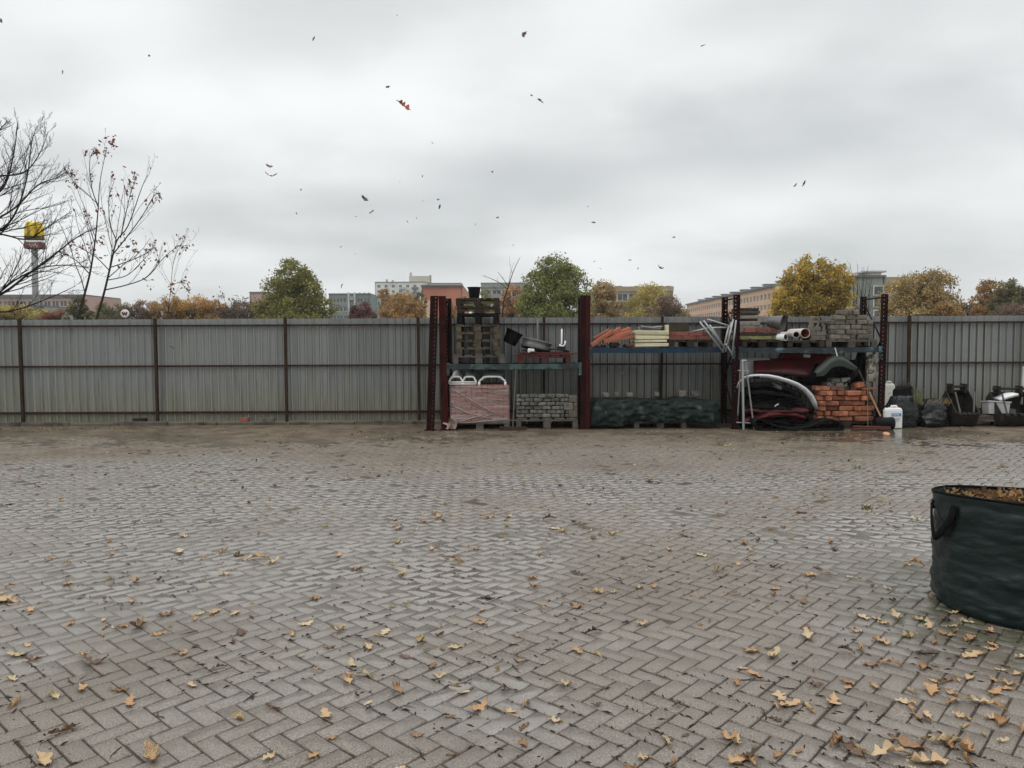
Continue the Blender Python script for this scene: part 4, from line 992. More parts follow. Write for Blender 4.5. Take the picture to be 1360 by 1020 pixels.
m = MB(); Mx = Matrix.Translation(P(1157, 509, YF + .22)); m.lathe([(.01, 0), (.09, .05), (.115, .2), (.105, .36), (.09, .5), (.04, .56)], 20, Mx, 0, lambda a, z: 1 + .10 * math.sin(a * 3 + z * 12)); tag(m.build('patterned_sack', M['cloth'], smooth=True), 'patterned cream, green and red sack hanging inside the right-hand upright', 'sack')
# silver bumper
pts = [(979, 515), (982, 508), (988, 502), (997, 499.5), (1008, 499), (1020, 499.5), (1032, 502), (1046, 506), (1058, 510.5), (1068, 517), (1076, 525), (1081, 534), (1084, 543)]
W_ = [P(*p, YF - .06 - .10 * math.sin(math.pi * k / 12)) for k, p in enumerate(pts)]
m = MB(); m.tube(W_, [.02, .035, .045, .045, .05, .055, .06, .062, .062, .065, .066, .06, .042], 10, flat=.6)
tag(m.build('bumper', M['paint_silver'], smooth=True), 'long curved silver car bumper arching over the black plastic pile', 'bumper')
# black plastic pile: curved parts one on another
rg = random.Random(41)
for k in range(15):
    f = k / 14; py = 566 - 56 * f + rg.uniform(-1.5, 1.5); xa = 984 + 6 * f + rg.uniform(-3, 5); xb = 1082 - 22 * abs(f - .3) + rg.uniform(-8, 4) - 14 * f; sl = -.04 - .12 * f + rg.uniform(-.04, .04); Yk = YF - .02 + rg.uniform(-.05, .22); ph = rg.uniform(0, 6); am = rg.uniform(.02, .05)
    A = P(xa, py, Yk); B = P(xb, min(570, py + 12 * f * .7 + rg.uniform(-8, 8)), Yk); wdh = rg.uniform(.09, .15)
    def f_(u, v, A=A, B=B, ph=ph, am=am, wdh=wdh):
        p = A.lerp(B, u); p.z += am * math.sin(u * 4.2 + ph) + .05 * math.sin(math.pi * u); z = (v - .5)
        n = mnoise.noise(Vector((u * 5 + ph, v * 4, 2))) * .05 + mnoise.noise(Vector((u * 17 + ph, v * 7, 5))) * .025
        return p + Vector((0, -.05 * math.cos(z * 3.1) - n + .10 * abs(z), z * wdh + n * .7))
    sheet('plastic_trim', 'black_matt' if k not in (2, 5) else 'paint_red', f_, 60, 6, 'crumpled black plastic car trim in the pile under the silver bumper' if k not in (2, 5) else ('dark red trim piece low in the black plastic pile' if k == 2 else 'dark red trim piece at the middle of the black plastic pile'), 'car trim', 'black plastic trims in the pile' if k not in (2, 5) else None, .008)
m = MB(); m.bevbox((xp(1032), YF + .42, .36), (1.25, .5, .7), None, .08, 0, .05, rg); tag(m.build('dark_bale', M['black_matt']), 'dark bale behind the black plastic trims', 'bale')
m = MB(); m.bevbox(P(1031, 513, YF - .05), (.22, .06, .07), RY(.45), .015); tag(m.build('grey_box', M['dull_steel']), 'small grey part caught at the top of the black plastic pile', 'car part')
m = MB(); m.bevbox(P(1004, 501, YF - .14), (.13, .08, .06), None, .02); tag(m.build('black_plug', M['black_plastic']), 'black cap sitting on the left shoulder of the silver bumper', 'car part')
m = MB(); m.tube([P(1029, 540, YF - .12), P(1031, 538, YF - .14), P(1034, 536.5, YF - .13)], .012, 6); tag(m.build('white_clip', M['white_dirty']), 'tiny white clip on the black plastic pile', 'clip')
# rubber track
trk = empty('rubber_track', (xp(1061, 575, YF - .3), YF - .3, 0), 'black rubber digger track lying flattened on the ground before the plastic pile', 'rubber track')
loop = [(1012, 574), (1003, 567), (1000, 560), (1006, 556), (1018, 561), (1034, 566), (1052, 569), (1072, 566), (1088, 560), (1100, 557), (1110, 559), (1117, 565), (1117, 572), (1108, 576.5), (1080, 577), (1050, 577), (1028, 577)]
Lp = [P(*p, YF - .3) for p in loop]; Lp = [Vector((p.x, YF - .3, max(p.z, .022))) for p in Lp]
def spl(t, C=Lp):
    n = len(C); t = (t % 1.0) * n; i = int(t); f = t - i; p0, p1, p2, p3 = C[(i - 1) % n], C[i % n], C[(i + 1) % n], C[(i + 2) % n]
    return .5 * ((2 * p1) + (-p0 + p2) * f + (2 * p0 - 5 * p1 + 4 * p2 - p3) * f * f + (-p0 + 3 * p1 - 3 * p2 + p3) * f ** 3)
m = MB(); m.grid(lambda u, v: spl(u) + Vector((0, (v - .3) * .34, 0)), 96, 4); m.build('belt', M['rubber'], trk, smooth=True, solid=.024)
m = MB()
for k in range(64):
    t = k / 64; p = spl(t); d = (spl(t + .004) - spl(t - .004)); a = math.atan2(d.z, d.x); nrm = Vector((-math.sin(a), 0, math.cos(a)))
    for s in (-1, 1): m.bevbox(p + nrm * -.022 + Vector((0, .07 + s * .075, 0)), (.026, .12, .022), RY(-a) , .004)
m.build('tread', M['rubber'], trk)
# trestle
tr = empty('steel_trestle', (xp(992, 573, YF - .22), YF - .22, 0), 'pale grey steel trestle standing at the foot of the third upright', 'trestle')
for a, b, r, ya, yb in (((986, 479), (987.5, 572.5), .024, -.2, -.26), ((990, 480), (1001.5, 571), .015, -.2, -.16), ((984, 478), (979, 566), .012, -.17, .0), ((978, 561), (1000, 562), .012, -.2, -.18), ((980, 492), (995, 493), .010, -.2, -.2)):
    A = P(*a, YF + ya); B = P(*b, YF + yb); B.z = max(B.z, .004) if b[1] > 565 else B.z
    m = MB(); m.tube([A, B], r, 8); m.build('leg' if b[1] > 564 else 'crossbar', M['galv'], tr)
m = MB(); m.tube([P(985, 479, YF - .2), P(991, 479, YF - .2)], .02, 8); m.build('top_bar', M['galv'], tr)

# ---- tools and cans at the right-hand upright
bm = empty('broom', (xp(1155, 576, YF - .32), YF - .32, 0), 'wide red-brown broom with wooden handle leaning on the orange bricks', 'broom')
m = MB(); m.bevbox((xp(1157, 576, YF - .32), YF - .32, .058), (.70, .07, .035), RY(.02), .008); m.build('head', M['broom_red'], bm)
m = MB(); m.bevbox((xp(1157, 576, YF - .32), YF - .32, .022), (.72, .085, .036), None, .006); m.build('bristles', M['broom_red'], bm)
m = MB(); m.tube([P(1152, 490, YF + .0), P(1152.5, 571, YF - .30)], .009, 8); m.build('handle', M['dull_steel'], bm)
st = MB(); st.tube([P(1140, 491, YF - .02), P(1154, 520, YF - .08)], .017, 8); st2 = MB(); st2.tube([P(1154, 520, YF - .08), P(1169.5, 553, YF - .22), ], .017, 8)
pol = empty('wooden_pole', P(1169, 553, YF - .2), 'wooden pole, grey above and orange-brown below, leaning across the orange bricks', 'pole')
st.build('upper_shaft', M['wood'], pol); st2.build('lower_shaft', M['handle_wood'], pol)
dr = empty('plastic_drum', (xp(1174, 565, YF - .24), YF - .22, .115), 'black plastic drum lying on its side by the white jerry can', 'drum')
m = MB(); m.lathe([(0, 0), (.10, 0), (.112, .02), (.105, .05), (.115, .07), (.115, .25), (.108, .27), (.118, .29), (.12, .34), (.11, .34), (.105, .32), (0, .3)], 28, (Matrix.Translation((-.17, 0, 0)) @ RY(R(90)).to_4x4())); m.build('shell', M['black_plastic'], dr, world=False)
m = MB(); m.lathe([(0, 0), (.055, 0), (.06, .012), (.06, .035), (.05, .042), (0, .042)], 20, Matrix.Translation(G(1177, 578)) @ RX(R(20)).to_4x4()); tag(m.build('pink_lid', mat('pale_orange_lid', (.50, .26, .16), .5)), 'small pale orange lid lying on the ground by the red-brown broom head', 'lid')
def jerry(loc, w, d, h, label, mt, rz, lab, cap='black_plastic'):
    root = empty('jerry_can', loc, label, 'jerry can', None, rz)
    prof = [(.0, 1.0, .86), (.03, 1.0, 1.0), (.55, 1, 1), (.80, 1, 1), (.88, .93, .95), (.93, .8, .8)]
    m = MB(); n = 32; vs = []
    for (f, sx, sy) in prof:
        for k in range(n):
            a = 2 * math.pi * k / n; c, s = math.cos(a), math.sin(a); e = .38
            vs.append((w / 2 * sx * math.copysign(abs(c) ** e, c), d / 2 * sy * math.copysign(abs(s) ** e, s), h * f))
    fs = [(i * n + k, i * n + (k + 1) % n, (i + 1) * n + (k + 1) % n, (i + 1) * n + k) for i in range(len(prof) - 1) for k in range(n)] + [tuple(range(n))[::-1], tuple(range((len(prof) - 1) * n, len(prof) * n))]
    m.add(vs, fs); m.build('body', M[mt], root, world=False, smooth=False)
    m = MB(); m.tube([(-w * .05, 0, h * .92), (0, 0, h * 1.0), (w * .25, 0, h * 1.0), (w * .33, 0, h * .9)], .02, 8); m.build('handle', M[mt], root, world=False, smooth=True)
    m = MB(); m.lathe([(0, h * .9), (.032, h * .9), (.032, h * .985), (0, h * .985)], 16, Matrix.Translation((-w * .28, 0, 0))); m.build('cap', M[cap], root, world=False)
    if lab:
        m = MB(); m.box((w * .1, -d / 2 - .002, h * .62), (w * .52, .004, h * .13)); lo = m.build('label', M['can_blue'], root, world=False)
        m = MB()
        for k in range(5): m.box((w * (-.09 + .08 * k), -d / 2 - .0055, h * .62), (w * .045, .003, h * (.05 if k % 2 else .065)))
        m.build('label_print', M['white_plastic'], lo, world=False)
        m = MB()
        for k in range(4): m.box((w * .08, -d / 2 - .002, h * (.46 - .05 * k)), (w * (.5, .36, .45, .2)[k], .003, h * .012))
        m.build('small_print', M['dull_steel'], root, world=False)
    return root
jerry(Vector((xp(1184, 570, YF - .02), YF + .0, .003)), .36, .22, .42, 'white jerry can with a blue label in front of the dark sacks', 'white_plastic', .05, True)
m = MB(); q = P(1180, 545, YF + .3); m.bevbox((q.x, YF + .34, .20), (.34, .28, .40), None, .02); tag(m.build('dark_crate', M['black_matt']), 'dark crate behind the labelled jerry can', 'crate')
jerry(Vector((xp(1178, 540, YF + .3), YF + .32, .403)), .25, .22, .47, 'tall yellowed white canister on the dark crate behind the rack end', 'white_dirty', .0, False, 'white_dirty')

# ---- sacks
def sack(px0, px1, pyt, pyb, Y, label, mt, seed, prof=None, amp=.10, dep=.62, name='refuse_sack'):
    a, b = P(px0, pyb, Y), P(px1, pyb, Y); w_ = b.x - a.x; h = P(px0, pyt, Y).z; rg = random.Random(seed)
    root = empty(name, ((a.x + b.x) / 2, Y + w_ * dep / 2, 0), label, 'sack')
    prof = prof or [(.90, 0), (1.0, .12), (1.02, .3), (.96, .5), (.88, .7), (.72, .88), (.5, .97), (.0, 1)]
    m = MB(); n = 48; vs = []
    K = 26
    for i in range(K + 1):
        t = i / K; zz = t
        for (r0, z0), (r1, z1) in zip(prof, prof[1:]):
            if z0 <= zz <= z1: r = r0 + (r1 - r0) * (zz - z0) / max(1e-6, z1 - z0); break
        for k in range(n):
            an = 2 * math.pi * k / n; q = Vector((math.cos(an), math.sin(an), 0))
            nn = mnoise.noise(Vector((q.x * 1.6 + seed, q.y * 1.6, t * 2.2))) * amp + mnoise.noise(Vector((q.x * 4 + seed, q.y * 4, t * 9))) * amp * .55 + mnoise.noise(Vector((q.x * 9, q.y * 9 + seed, t * 16))) * amp * .22
            rr = max(0, r * (1 + nn))
            vs.append((q.x * rr * w_ / 2, q.y * rr * w_ / 2 * dep, h * t * (1 + nn * .3 * (t > .5)) + .003))
    fs = [(i * n + k, i * n + (k + 1) % n, (i + 1) * n + (k + 1) % n, (i + 1) * n + k) for i in range(K) for k in range(n)] + [tuple(range(n))[::-1]]
    m.add(vs, fs); m.build('body', M[mt], root, world=False, smooth=True); return root, h, w_
def straw_tuft(c, w_, h_, n, label, mt='straw', seed=1, name='dry_straw', lean=.5):
    m = MB(); rg = random.Random(seed)
    for k in range(n):
        p = Vector((c.x + rg.uniform(-w_ / 2, w_ / 2), c.y + rg.uniform(-.12, .12), c.z + rg.uniform(-.05, .02))); q = p + Vector((rg.uniform(-lean, lean) * h_, rg.uniform(-.5, .3) * h_, rg.uniform(.3, 1) * h_))
        mid = p.lerp(q, .55) + Vector((0, 0, .15 * h_)); m.tube([p, mid, q], [.004, .0035, .002], 3, cap=False)
    return tag(m.build(name, M[mt]), label, 'dry plants', kind='stuff')
s1, h1, w1 = sack(1180, 1229, 524, 569, YF + .02, 'large dark green-black full sack beside the white jerry can', 'sack_dark', 3, [(.92, 0), (1.03, .1), (1.05, .35), (.98, .6), (.86, .8), (.74, .93), (.0, 1)], .10, .75)
m = MB(); m.bevbox(P(1196, 520, YF + .30), (.42, .22, .20), RY(-.08), .03, 0, .02, random.Random(3)); tag(m.build('black_carton', M['black_matt']), 'flat-topped black bundle lying on the large dark sack', 'bundle')
s2, h2_, w2 = sack(1224, 1270, 531, 571, YF + .02, 'crumpled black refuse sack topped with dry straw, second sack from the rack', 'sack_black', 9, [(.9, 0), (1.05, .12), (1.0, .35), (.9, .6), (.75, .82), (.5, .95), (0, 1)], .22, .75)
straw_tuft(P(1247, 536, YF + .2), .38, .12, 120, 'tuft of dry straw on the crumpled black sack', 'straw', 2)
straw_tuft(P(1217, 536, YF + .12), .2, .34, 60, 'withered green-brown weeds between the two dark sacks', 'wood_moss', 3, 'withered_weeds', .3)
straw_tuft(P(1203, 516, YFE - .25), .25, .22, 40, 'grey dry stalks standing behind the black bundle', 'wood_grey', 5, 'dry_stalks', .4)

# ---- digger buckets
def digger_bucket(pxc, w_, h, Y, label, seed=1, arms=True):
    x = xp(pxc, 560, Y); root = empty('digger_bucket', (x, Y, 0), label, 'excavator bucket')
    prof = [(-.02, h * .36), (.02, h * .20), (.08, h * .07), (.20, .01), (.36, h * .04), (.48, h * .2), (.52, h * .45), (.47, h * .72), (.36, h * .86)]
    m = MB(); m.grid(lambda u, v: (lambda i, f: Vector(((v - .5) * w_, (prof[i][0] + (prof[i + 1][0] - prof[i][0]) * f), prof[i][1] + (prof[i + 1][1] - prof[i][1]) * f)))(min(int(u * 8), 7), u * 8 - min(int(u * 8), 7)), 24, 2)
    m.build('shell', M['steel_dark'], root, world=False, solid=.018)
    side = [(y, z) for y, z in prof]
    for s in (-1, 1):
        m = MB(); n = len(side); vs = [(s * w_ / 2 - .009, y, z) for y, z in side] + [(s * w_ / 2 + .009, y, z) for y, z in side]
        m.add(vs, [tuple(range(n)), tuple(range(n, 2 * n))[::-1]] + [(k, (k + 1) % n, (k + 1) % n + n, k + n) for k in range(n)]); m.build('side_plate', M['steel_dark'], root, world=False)
        m = MB(); m.bevbox((s * w_ * .36, .06, h * .60), (.028, .03, h * .50), RX(-.22) @ RY(s * .14), .005); m.build('wear_strip', M['dull_steel'], root, world=False)
        m = MB(); m.prism([(s * w_ * .3 - .02, h * .8), (s * w_ * .3 + .02, h * .8), (s * w_ * .3 + .02, h * 1.02), (s * w_ * .3 - .02, h * 1.02)], .28, .46); m.build('ear', M['steel_dark'], root, world=False)
    m = MB(); m.tube([(-w_ * .42, .36, h * .95), (w_ * .42, .36, h * .95)], .026, 10); m.build('pin', M['steel_dark'], root, world=False)
    for k in range(5):
        m = MB(); xx = -w_ / 2 + w_ * (k + .5) / 5; m.bevbox((xx, -.06, h * .33), (.05, .12, .03), RX(.25), .008); m.build('tooth', M['steel_dark'], root, world=False)
    return root
digger_bucket(1284.5, .44, zat(512, 1284), YF - .0, 'narrow rusty black digger bucket standing upright beside the sacks')
digger_bucket(1354, .72, zat(515, 1354), YF - .02, 'wide rusty black digger bucket cut by the right edge of the photo')
# planks, crate and white sack between the buckets
rg = random.Random(19)
for k in range(5):
    m = MB(); m.bevbox((xp(1318, 560) + rg.uniform(-.1, .1), YF + .3 + rg.uniform(-.1, .15), .03 + .042 * k), (.62, .14, .04), RZ(rg.uniform(-.2, .2)), .005); tag(m.build('board', M['wood_grey']), 'dark wet board in the low pile between the two digger buckets', 'board', 'dark boards between the buckets')
ct = empty('plastic_crate', (xp(1322, 552, YF + .3), YF + .3, .225), 'grey plastic crate full of scrap on the dark boards between the digger buckets', 'crate')
cw, cd, ch = .36, .3, .24; ct.rotation_euler = (R(-6), R(3), R(-10))
m = MB()
for s in (-1, 1):
    m.bevbox((0, s * cd / 2, ch / 2), (cw, .012, ch), RX(-s * .08), .004); m.bevbox((s * cw / 2, 0, ch / 2), (.012, cd, ch), RY(s * .08), .004)
m.box((0, 0, .01), (cw - .02, cd - .02, .012)); m.build('walls', M['light_panel'], ct, world=False)
m = MB(); m.tube([(-cw / 2 - .02, -cd / 2 - .02, ch), (cw / 2 + .02, -cd / 2 - .02, ch), (cw / 2 + .02, cd / 2 + .02, ch), (-cw / 2 - .02, cd / 2 + .02, ch), (-cw / 2 - .02, -cd / 2 - .02, ch)], .014, 6); m.build('rim', M['light_panel'], ct, world=False)
m = MB()
for k in range(9): m.bevbox((rg.uniform(-.12, .12), rg.uniform(-.09, .09), ch * .9 + rg.uniform(-.02, .05)), (rg.uniform(.08, .2), .06, .04), Euler((rg.uniform(-.5, .5), rg.uniform(-.4, .4), rg.uniform(0, 3))).to_matrix(), .01)
o = m.build('scrap', M['black_matt'], None, world=False); o.location = ct.location; o.rotation_euler = ct.rotation_euler; tag(o, 'dark scrap heaped in the grey plastic crate', 'scrap', kind='stuff')
m = MB(); q = P(1334, 527, YF + .36); m.grid(lambda u, v: q + Vector(((u - .5) * .36, (v - .5) * .3, .05 * math.sin(math.pi * u) * math.sin(math.pi * v) + .10 * (u - .5) + .02 * mnoise.noise(Vector((u * 4, v * 4, 1))))), 12, 8)
tag(m.build('white_sack', M['white_plastic'], smooth=True, solid=.05), 'crumpled white sack lying between the grey crate and the wide digger bucket', 'sack')
m = MB(); m.bevbox((xp(1337, 540), YF + .45, .17), (.26, .25, .34), None, .01); tag(m.build('scrap_box', M['steel_dark']), 'dark box under the crumpled white sack', 'box')
m = MB(); m.bevbox(P(1359, 512, YF + .45), (.05, .05, .75), RY(.03), .008); tag(m.build('pale_post', M['white_dirty']), 'pale post leaning on the fence at the right edge of the photo', 'post')
m = MB(); m.bevbox((xp(1359, 545), YF + .45, .16), (.2, .2, .32), None, .01); tag(m.build('foot_block', M['stone_grey']), 'grey block under the pale post at the right edge', 'block')

# ================================================================== GARDEN BAG
def garden_bag():
    c = BAG_C; Rr = .52; H = .70; tow = Vector((-BAG_C.x, -BAG_C.y, 0)).normalized()
    root = empty('garden_bag', c, 'large round dark green garden bag full of dead leaves, standing alone on the paving', 'garden bag')
    n = 120; K = 60; vs = []
    for i in range(K + 1):
        t = i / K; z = H * t
        for k in range(n):
            a = 2 * math.pi * k / n; q = Vector((math.cos(a), math.sin(a), 0))
            base = Rr * (1 - .05 * max(0, 1 - t * 9) ** 2 - .015 * math.sin(t * 3.1) + .02 * max(0, t - .55))
            ring = .003 * math.sin(t * 34 + mnoise.noise(q * 1.3 + Vector((0, 0, t * 2))) * 6)
            nn = mnoise.noise(q * 1.6 + Vector((3, 0, t * 1.6))) * .013 + (abs(mnoise.noise(Vector((q.x * 2.2, q.y * 2.2, t * 6.5)))) - .2) * .016 + (abs(mnoise.noise(Vector((q.x * 5, q.y * 5, t * 13)))) - .2) * .014 + mnoise.noise(Vector((q.x * 11, q.y * 11, t * 30))) * .004 + ring
            tn = max(0, (t - .94) / .06); r = base + nn * (1 - tn * .7)
            dz = mnoise.noise(q * 1.1 + Vector((9, 2, 0))) * .014 * t + .042 * q.dot(tow) * t * t
            vs.append((q.x * r, q.y * r, z * (1 + 0) + dz + .004))
    fs = [(i * n + k, i * n + (k + 1) % n, (i + 1) * n + (k + 1) % n, (i + 1) * n + k) for i in range(K) for k in range(n)] + [tuple(range(n))[::-1]]
    m = MB(); m.add(vs, fs); m.build('body', M['bag_green'], root, world=False, smooth=True, solid=.004)
    top = vs[K * n:]
    m = MB(); m.tube([Vector(v) * 1.0 for v in top] + [Vector(top[0])], .0085, 6, cap=False); m.build('rim', M['strap'], root, world=False, smooth=True)
    for ang in (177, 0):
        m = MB(); pts = []
        for t in np.linspace(0, 1, 26):
            aa = R(ang) + (t - .5) * .52 * (1 - .45 * math.sin(math.pi * t)) ; dz = -.03 - .20 * math.sin(math.pi * t) ** .55
            rr = Rr + .018 + .022 * math.sin(math.pi * t); pts.append(Vector((rr * math.cos(aa), rr * math.sin(aa), H - .045 + dz + .042 * (math.cos(aa) * tow.x + math.sin(aa) * tow.y))))
        tv = []
        for i, p in enumerate(pts):
            d = (pts[min(i + 1, len(pts) - 1)] - pts[max(i - 1, 0)]).normalized(); rad = Vector((p.x, p.y, 0)).normalized(); sd = rad.cross(d).normalized() * .025
            tv += [p + sd, p - sd]
        m.add(tv, [(2 * i, 2 * i + 1, 2 * i + 3, 2 * i + 2) for i in range(len(pts) - 1)])
        m.build('handle', M['strap'], root, world=False, smooth=True, solid=.005)
        for e in (0, -1):
            p = pts[e]; m = MB(); Mz = RZ(math.atan2(p.y, p.x)); m.bevbox(p * .985 + Vector((0, 0, .0)), (.012, .055, .05), Mz, .003); m.build('stitch_patch', M['strap'], root, world=False)
    m = MB()
    m.grid(lambda u, v: Vector(((.49 * v) * math.cos(u * 2 * math.pi), (.49 * v) * math.sin(u * 2 * math.pi), H - .075 + .045 * v * (math.cos(u * 2 * math.pi) * tow.x + math.sin(u * 2 * math.pi) * tow.y) - .0 * v + .03 * (1 - v * v) + mnoise.noise(Vector((v * 5 * math.cos(u * 6.28), v * 5 * math.sin(u * 6.28), 2))) * .02)), 40, 10)
    o = m.build('leaf_litter', mat('leaf_litter_bed', (.12, .075, .04), .9, 0, .5, 30, .8, 60), None, world=False, smooth=True); o.location = c
    tag(o, 'brown bed of dead leaves filling the round garden bag', 'leaf litter', kind='stuff')
    return H
BAG_H = garden_bag()
# ================================================================== TREES
def rand_dir(rg):
    z = rg.uniform(-1, 1); a = rg.uniform(0, 6.2832); r = math.sqrt(1 - z * z); return Vector((r * math.cos(a), r * math.sin(a), z))
def leaf_cloud(name, C, size, cols, parent, seed=0, droop=0.0):
    rs = np.random.default_rng(seed); n = len(C)
    a = rs.normal(size=(n, 3)); a[:, 2] -= droop; a /= np.linalg.norm(a, axis=1, keepdims=True)
    b = rs.normal(size=(n, 3)); b -= a * (a * b).sum(1, keepdims=True); b /= np.linalg.norm(b, axis=1, keepdims=True)
    s = (size * rs.uniform(.45, 1.5, n))[:, None]
    V = np.stack([C - a * s * .5, C + b * s * .28, C + a * s * .5, C - b * s * .28], 1).reshape(-1, 3)
    F = np.arange(n * 4).reshape(n, 4)
    return link(name, np_mesh(name, V - np.array(parent.location), F, M['foliage'], cols=np.repeat(cols, 4, 0)), parent)
def pick_cols(palette, n, seed, var=.22, cl=None):
    rs = np.random.default_rng(seed); w = np.array([p[1] for p in palette]); w = w / w.sum()
    c = np.array([p[0] for p in palette])[rs.choice(len(palette), n, p=w)]
    c = c * rs.uniform(1 - var, 1 + var, (n, 1))
    if cl is not None: c = c * cl[:, None]
    return np.clip(c, 0, 1)
def limb(m, a, b, r0, r1, rg, n=6, sag=.12, sides=6):
    d = b - a; L = d.length; pts = []
    off = rand_dir(rg) * L * sag * .5; off2 = rand_dir(rg) * L * sag * .3
    for i in range(n + 1):
        t = i / n; pts.append(a + d * t + off * math.sin(math.pi * t) + off2 * math.sin(2 * math.pi * t))
    m.tube(pts, [r0 + (r1 - r0) * i / n for i in range(n + 1)], sides); return pts
def leafy_tree(name, label, Y, lobes, palette, n, ls, base_px=None, seed=1, cat='tree', group=None, clump=.16, ncl=None, trunk_r=.22, gap=.0, fill=.35, bark='bark', droop=0.0, low=None):
    """lobes: ellipses (px, py, rx, ry) as seen at distance Y; depth comes from their own radii"""
    rg = random.Random(seed); rs = np.random.default_rng(seed); k = Y / 1020; n = int(n * 3.6); ls = ls * .68; palette = [((p[0] * 2.7, p[1] * 2.45, p[2] * 2.6), w_) for p, w_ in palette]
    L = []
    for (px, py, rx, ry) in lobes:
        c = P(px, py, Y + rg.uniform(-.3, .3) * rx * k); L.append((c, rx * k, max(rx, ry) * k * .85, ry * k))
    bx = P(base_px if base_px else lobes[0][0], 440, Y).x
    root = empty(name, (bx, Y, 0), label, cat, group)
    wts = np.array([a[1] * a[3] for a in L]); wts = wts / wts.sum()
    ncl = ncl or max(24, n // 64)
    cls = []; cw = []
    for i in range(ncl):
        c, ax, ay, az = L[rs.choice(len(L), p=wts)]
        d = rs.normal(size=3); d /= np.linalg.norm(d); r = rs.uniform(fill, 1.12) ** (1 / 2.2) * .95
        q = np.array([c.x + d[0] * ax * r, c.y + d[1] * ay * r, c.z + d[2] * az * r]); cls.append(q); cw.append(rs.uniform(.5, 1.5))
    cls = np.array(cls); cw = np.array(cw)
    mean = np.mean([a[1] for a in L])
    idx = rs.choice(ncl, n, p=cw / cw.sum()); sp = mean * clump * .8
    C = cls[idx] + rs.normal(size=(n, 3)) * sp * np.array([1, 1, .8])
    ct = rs.uniform(.72, 1.28, ncl)[idx]
    leaf_cloud('crown', C, ls, pick_cols(palette, n, seed, .25, ct), root, seed, droop)
    m = MB(); topz = max(a[0].z + a[3] * .5 for a in L); cen = L[0][0]
    b0 = Vector((bx, Y, 0)); tp = Vector((cen.x, cen.y, topz))
    tr = []
    for i in range(9):
        t = i / 8; p = b0.lerp(tp, t); p += Vector((math.sin(t * 5 + seed), math.cos(t * 4 + seed), 0)) * topz * .012 * math.sin(math.pi * t); tr.append(p)
    m.tube(tr, [trunk_r * (1.25 if i == 0 else 1) * (1 - .9 * i / 8) for i in range(9)], 8); m.build('trunk', M[bark], root, smooth=True)
    m = MB()
    for i in rs.choice(ncl, min(ncl, 60), replace=False):
        q = Vector(cls[i]); t = min(.92, max(.2, (q.z / topz) * .72 + rg.uniform(-.12, .05))); a = tr[0].lerp(tr[-1], t)
        limb(m, a, q, trunk_r * .28 * (1 - t * .6), .012, rg, 5, .15, 4)
    for i in range(34):
        q = Vector(cls[rs.integers(ncl)]); o_ = q - Vector((cen.x, Y, cen.z)); q2 = q + o_ * rg.uniform(.05, .22) + Vector((0, 0, rg.uniform(.0, .06) * topz)); limb(m, q - o_ * .3, q2, .018, .006, rg, 4, .2, 3)
    m.build('branches', M[bark], root); return root

OLIVE = [((.075, .085, .022), 4), ((.105, .105, .028), 3), ((.055, .068, .022), 3), ((.14, .12, .035), 1)]
GREEN = [((.075, .092, .028), 4), ((.105, .122, .038), 3), ((.05, .066, .024), 2.5), ((.145, .14, .045), 1.5)]
BROWNOL = [((.14, .11, .05), 3), ((.17, .135, .065), 3), ((.10, .085, .04), 2), ((.20, .15, .06), 1)]
WILLOW = [((.17, .155, .05), 4), ((.21, .185, .065), 3), ((.13, .125, .045), 2)]
YELLOW = [((.195, .150, .030), 4), ((.16, .13, .03), 3), ((.12, .11, .028), 2.5), ((.25, .165, .035), 1.5), ((.10, .09, .03), 1.5)]
ORANGE = [((.17, .108, .04), 4), ((.14, .10, .045), 3), ((.11, .09, .04), 3), ((.22, .13, .04), 1)]
PURPLE = [((.08, .042, .038), 4), ((.062, .036, .034), 3), ((.10, .055, .042), 1.5)]
BROWN = [((.088, .068, .047), 4), ((.068, .054, .04), 3), ((.11, .085, .055), 2)]
GOLD = [((.24, .155, .04), 4), ((.20, .14, .05), 3), ((.15, .12, .045), 2)]
DARKG = [((.05, .06, .03), 4), ((.075, .075, .035), 3), ((.10, .085, .04), 2)]

leafy_tree('broadleaf_tree', 'tall olive-green cone-shaped tree standing alone left of the grey-green block', 62, [(388, 372, 24, 26), (372, 390, 26, 20), (405, 385, 22, 24), (392, 408, 44, 24), (366, 415, 30, 22), (420, 414, 24, 20), (390, 430, 48, 26)], OLIVE, 9500, .26, 391, 3, clump=.15)
leafy_tree('broadleaf_tree', 'largest green tree, rounded and dense, behind the centre of the rack', 55, [(738, 366, 30, 26), (722, 388, 32, 28), (755, 384, 28, 30), (738, 410, 48, 34), (712, 420, 32, 28), (764, 414, 22, 30), (740, 440, 50, 30)], GREEN, 12000, .23, 738, 4, clump=.14)
leafy_tree('broadleaf_tree', 'brown-olive tree just right of the big green tree', 66, [(800, 392, 16, 20), (806, 408, 22, 24), (796, 420, 20, 22), (802, 440, 24, 24)], BROWNOL, 4200, .22, 803, 5)
leafy_tree('willow_tree', 'yellow-green willow-like tree before the flat cream block', 66, [(862, 394, 20, 16), (852, 410, 24, 20), (876, 406, 24, 18), (890, 420, 26, 16), (862, 432, 38, 24)], WILLOW, 6500, .2, 866, 6, droop=.6)
leafy_tree('shrubby_tree', 'low brown bush before the yellow-green willow-like tree', 58, [(884, 408, 18, 16), (896, 418, 20, 16), (874, 422, 20, 16), (886, 440, 30, 20)], BROWN, 3600, .17, 886, 7)
leafy_tree('maple_tree', 'big golden-yellow maple behind the third rack bay', 44, [(1080, 368, 34, 26), (1052, 384, 26, 22), (1106, 378, 24, 28), (1078, 396, 48, 26), (1112, 402, 20, 26), (1048, 408, 26, 18), (1080, 424, 50, 22)], YELLOW, 9500, .20, 1082, 8, clump=.13, fill=.25)
